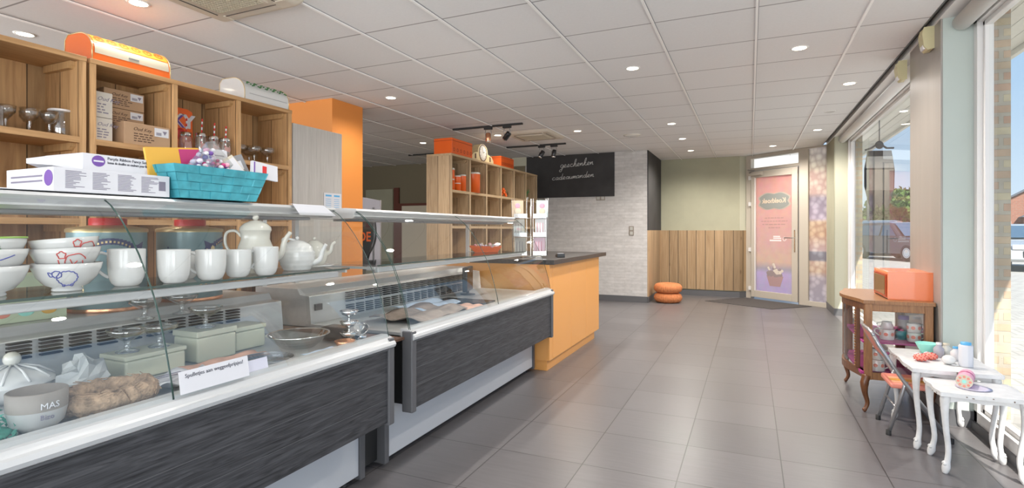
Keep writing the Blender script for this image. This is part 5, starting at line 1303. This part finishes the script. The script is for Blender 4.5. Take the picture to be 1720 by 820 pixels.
t = thing('tall_bottle', 'tall white bottle with blue cap on the white table', 'bottle', (1.085, 3.715, ZB)); mb('paper').lathe([(.001, 0), (.032, 0), (.034, .01), (.034, .112), (.03, .118), (.022, .12)], (0, 0, 0), 8).build('bottle_body', t, bevel=.003); mb('blue_cap').lathe([(.024, .118), (.024, .133), (.001, .134)], (0, 0, 0), 24).build('cap', t)
t = thing('cake_roll_toy', 'pink patterned roll with flower face lying on the front white table', 'toy', (1.0, 3.43, .406), -.35)
X = T(0, 0, .034, PI/2)
mb('pink').lathe([(.034, -.085), (.034, .065)], (0, 0, 0), 28, X).build('roll_wrap', t)
b = mb('cream').lathe([(.001, .066), (.034, .065)], (0, 0, 0), 28, X); b.mat('coral')
for k in range(8): b.lathe([(.001, .0675), (.006, .0675)], (.023*math.cos(k*PI/4), .023*math.sin(k*PI/4), 0), 10, X)
b.mat('mint').lathe([(.001, .0675), (.009, .0675)], (0, 0, 0), 12, X); b.build('roll_end', t)
mb('magenta').lathe([(.0345, -.03), (.0345, -.01)], (0, 0, 0), 28, X).build('roll_band', t)
t = thing('toy_plate', 'thin lilac plate under the pink roll on the front table', 'plate', (1.02, 3.39, .4055)); mb('lilac').lathe([(.001, 0), (.05, 0), (.072, .004), (.05, .003), (.001, .002)], (0, 0, 0), 28).build('plate_body', t)
bpy.data.objects[t.name].location.z = .4055

# ================================================================== KIDS CHAIR
t = thing('folding_chair', 'small grey tube folding chair with coral striped seat tucked under the white tables', 'chair', (.88, 3.9, 0))
for sy in (-1, 1):
    y = sy*.155
    mb('tube_grey').tube([(-.215, y*.93, .575), (-.19, y*.96, .52), (-.075, y, .33), (.145, y, .012)], .0105, 10).build('back_leg', t)
    mb('tube_grey').tube([(-.14, y*.9, .012), (-.065, y*.9, .29), (-.055, y*.9, .32)], .0105, 10).build('front_leg', t)
    mb('rubber').lathe([(.014, 0), (.014, .028), (.001, .03)], (-.141, y*.9, 0), 12).build('foot_cap', t); mb('rubber').lathe([(.014, 0), (.014, .028), (.001, .03)], (.149, y, 0), 12).build('foot_cap', t)
mb('tube_grey').tube([(-.10, -.14, .16), (-.10, .14, .16)], .006, 8).build('cross_bar', t); mb('tube_grey').tube([(.07, -.155, .12), (.07, .155, .12)], .006, 8).build('cross_bar', t)
mb('tube_grey').tube(smooth([(-.215, -.144, .575), (-.225, -.12, .595), (-.23, 0, .60), (-.225, .12, .595), (-.215, .144, .575)]), .0105, 10).build('top_bar', t)
mb('coral').add([(-.222, -.13, .59), (-.222, .13, .59), (-.15, .135, .45), (-.15, -.135, .45)], [(0, 1, 2, 3)]).build('backrest', t, solid=.02, bevel=.005)
b = mb('coral').box(-.13, .11, -.135, .135, .272, .302); b.build('seat', t, bevel=.012, seg=3)
b = mb('peach')
for k in range(3): b.mat(['peach', 'yellow', 'peach'][k]).box(-.115+.0, .10, -.10+k*.05, -.065+k*.05, .302, .3035)
b.build('seat_stripes', t)

# ================================================================== OUTSIDE
t = thing('hanging_sign', 'dark shield-shaped sign hanging outside behind the far window', 'sign', (1.43, 7.75, 1.83), .28)
pts = [(-.13, .33), (.13, .33), (.165, .1), (.16, -.12), (.11, -.32), (.07, -.38), (.045, -.31), (0, -.36), (-.035, -.30), (-.07, -.40), (-.12, -.30), (-.165, -.1), (-.165, .12)]
mb('black_gloss').prism(pts, 'y', -.012, .012).build('shield', t, bevel=.003)
mb('plaster_white').prism([(-.14, .26), (.143, .26), (.155, .12), (-.155, .12)], 'y', -.014, -.012).build('white_band', t); mb('brown_band').prism([(-.155, .1), (.155, .1), (.15, -.15), (-.15, -.15)], 'y', -.014, -.012).build('brown_band', t)
b = mb('dark_grey').tube([(-.16, 0, .34), (-.10, 0, .36), (0, 0, .42), (.08, 0, .36), (.16, 0, .36)], .012, 6).ball((0, 0, .40), .05, 7, sy=.3).tube([(0, 0, .40), (0, 0, .8)], .006, 6); b.build('hanger', t)
def car(x, y, rz, m, lab, h=1.55, L_=4.3, w=1.8, suv=True):
    t = thing('parked_car', lab, 'car', (x, y, -.03), rz, 'parked cars outside')
    hl = L_/2
    prof = [(-hl, .35), (-hl+.05, .30), (hl-.05, .30), (hl, .38), (hl-.02, .62), (hl-.15, .78), (hl-.95, .92), (hl-1.0, .94), (-hl+.15, .98), (-hl, .80)]
    b = mb(m).prism(prof, 'x', -w/2, w/2); b.build('car_body', t, bevel=.08, seg=3)
    cab = [(hl-1.15, .90), (hl-1.85, h-.04), (hl-2.1, h), (-hl+.75, h-.01), (-hl+.35, h-.12), (-hl+.05, .95)]
    vs = [(-w/2+.05+ (.14 if p[1] > 1.2 else 0), p[0], p[1]) for p in cab]+[(w/2-.05-(.14 if p[1] > 1.2 else 0), p[0], p[1]) for p in cab]; n = len(cab)
    mb(m).add(vs, [(i, (i+1) % n, n+(i+1) % n, n+i) for i in range(n)]+[tuple(range(n))[::-1], tuple(range(n, 2*n))]).build('roof', t, bevel=.05, seg=3)
    b = mb('car_glass')
    b.quad((-w/2+.16, hl-1.22, .97), (w/2-.16, hl-1.22, .97), (w/2-.24, hl-1.83, h-.08), (-w/2+.24, hl-1.83, h-.08))
    for v_ in range(4):
        b.v[-4+v_] = (b.v[-4+v_][0], b.v[-4+v_][1]+.07, b.v[-4+v_][2]+.03)
    b.build('windscreen', t)
    b = mb('car_glass')
    for s_ in (-1, 1):
        X_ = s_*(w/2-.04); X2 = s_*(w/2-.16)
        b.quad((X_, hl-1.45, 1.0), (X_, hl-2.3, 1.0), (X2, hl-2.3, h-.12), (X2, hl-1.95, h-.12)).quad((X_, hl-2.4, 1.0), (X_, -hl+.5, 1.0), (X2, -hl+.8, h-.12), (X2, hl-2.4, h-.12))
    b.build('side_windows', t)
    for s_ in (-1, 1):
        for q in (-hl+.85, hl-.85):
            o = mb('tyre').lathe([(.15, -.11), (.31, -.11), (.34, -.06), (.34, .06), (.31, .11), (.15, .11)], (0, 0, 0), 24, T(s_*(w/2-.10), q, .34, 0, PI/2)); o.mat('silver').lathe([(.001, .10*s_), (.2, .112*s_)], (0, 0, 0), 12, T(s_*(w/2-.10), q, .34, 0, PI/2)); o.build('wheel', t)
    b = mb('frosted')
    for s_ in (-1, 1): b.box(s_*(w/2-.32)-.2, s_*(w/2-.32)+.2, hl-.12, hl-.0, .66, .80, T(0, 0, 0))
    b.build('headlight', t, bevel=.02)
    b = mb('black').box(-.55, .55, hl-.06, hl+.012, .42, .62); b.build('grille', t, bevel=.02)
    mb('paper').box(-.26, .26, hl+.012, hl+.02, .40, .50).build('number_plate', t)
def wp(u, d):  # world point at pixel column u and depth d
    a = (u-860)/901; c, s = math.cos(-.418), math.sin(-.418)
    return (c*a+s)*d, (-s*a+c)*d
x, y = wp(1478, 27); car(x, y, PI-.35, 'car_grey', 'silver-grey parked car seen through the far window, behind the dark one', 1.72)
x, y = wp(1518, 22); car(x, y, PI+.45, 'car_dark', 'dark brown parked car seen through the far window', 1.55)
x, y = wp(1728, 17); car(x, y, PI-.15, 'car_white', 'white parked car seen through the near window at the right photo edge', 1.42)
# tree
def tree(x, y, h, r, lab, m, n=900, seed=1, tr=.12):
    random.seed(seed); t = thing('tree', lab, 'tree', (x, y, -.03), 0, 'trees across the car park')
    b = mb('bark').tube([(0, 0, 0), (.1, 0, h*.3), (0, .1, h*.6)], [tr, tr*.8, tr*.5], 8)
    for k in range(5): a = k*1.3; b.tube([(0, 0, h*.35), (r*.5*math.cos(a), r*.5*math.sin(a), h*.65)], [tr*.5, tr*.2], 6)
    b.build('trunk', t)
    cl = [(random.uniform(-.6, .6)*r, random.uniform(-.6, .6)*r, h*(.45+.42*random.random())) for _ in range(16)]
    b = mb(m)
    for k in range(n):
        c = random.choice(cl); v = Vector((random.gauss(0, 1), random.gauss(0, 1), random.gauss(0, 1))).normalized()*r*.38*random.random()**.3
        s_ = r*.075; X = T(c[0]+v.x, c[1]+v.y, c[2]+v.z*.8, random.uniform(-1.2, 1.2), random.uniform(-1.2, 1.2), random.uniform(0, 6))
        b.add([(-s_, 0, 0), (0, -s_*.7, s_*.2), (s_, 0, 0), (0, s_*.7, s_*.2)], [(0, 1, 2, 3)], False, X)
    b.build('foliage', t)
x, y = wp(1512, 34); tree(x, y, 4.0, 2.1, 'round green tree above the parked cars in the far window', 'tree_leaf', 2600, 3)
x, y = wp(1472, 42); tree(x, y, 2.6, 2.2, 'low brownish-green bush left of the round tree outside', 'tree_leaf_red', 900, 5)
t = thing('lamp_post', 'slim grey lamp post seen through the far window', 'lamp post', (*wp(1458, 30), -.03)); b = mb('dark_grey').tube([(0, 0, 0), (0, 0, 5.2)], .06, 8); b.build('pole', t); mb('mid_grey').box(-.5, .5, -.1, .1, 5.2, 5.28).build('lamp_head', t)
# houses
t = thing('house', 'red brick house with slate roof seen through the near window at the right edge', 'house', (*wp(1722, 62), -.03), -.25)
mb('brick_red').prism([(-2.6, 0), (3.5, 0), (3.5, 4.6), (1.6, 7.0), (.7, 6.3), (-2.6, 4.2)], 'y', 0, 6).build('walls', t)
mb('roof_slate').prism([(-2.9, 4.15), (-2.9, 4.0), (.7, 6.2), (.7, 6.45)], 'y', -.3, 6.3).build('roof', t)
mb('brick_red').box(.5, 1.5, 1, 2, 5, 7.6).build('chimney', t)
mb('brick_red').box(-.2, 4, -2.5, 0, 0, 2.7).build('annex_walls', t)
mb('roof_slate').prism([(-.6, 2.7), (4, 2.7), (4, 3.9), (1.5, 3.9)], 'y', -2.8, 0).build('annex_roof', t)
for x_, z_ in ((-1.6, 1.2), (1.0, 4.3)):
    w_ = mb('white_paint').box(x_-.4, x_+.4, -.06, 0, z_, z_+1.1).build('house_window', t); mb('car_glass').box(x_-.32, x_+.32, -.08, -.06, z_+.08, z_+1.02).build('house_pane', w_)
w_ = mb('white_paint').box(1.2, 2.6, -2.56, -2.5, 1.2, 2.3).build('house_window', t); mb('frosted').box(1.28, 2.52, -2.6, -2.56, 1.28, 2.22).build('house_pane', w_)
t = thing('house', 'small white far house with grey roof behind the bush in the far window', 'house', (*wp(1468, 66), -.03), -.3)
mb('plaster_white').prism([(-2.2, 0), (2.2, 0), (2.2, 2.4), (.2, 4.6), (-2.2, 2.4)], 'y', 0, 5).build('walls', t); mb('roof_slate').prism([(-2.4, 2.3), (.2, 4.7), (2.4, 2.3), (2.4, 2.5), (.2, 4.95), (-2.4, 2.5)], 'y', -.2, 5.2).build('roof', t)
t = thing('house', 'long low white house behind the round tree in the far window', 'house', (*wp(1540, 72), -.03), -.3)
mb('plaster_white').box(-6, 6, 0, 5, 0, 2.6).build('walls', t); mb('roof_slate').prism([(0-.4, 2.6), (5.4, 2.6), (2.5, 4.2)], 'x', -6.2, 6.2).build('roof', t)
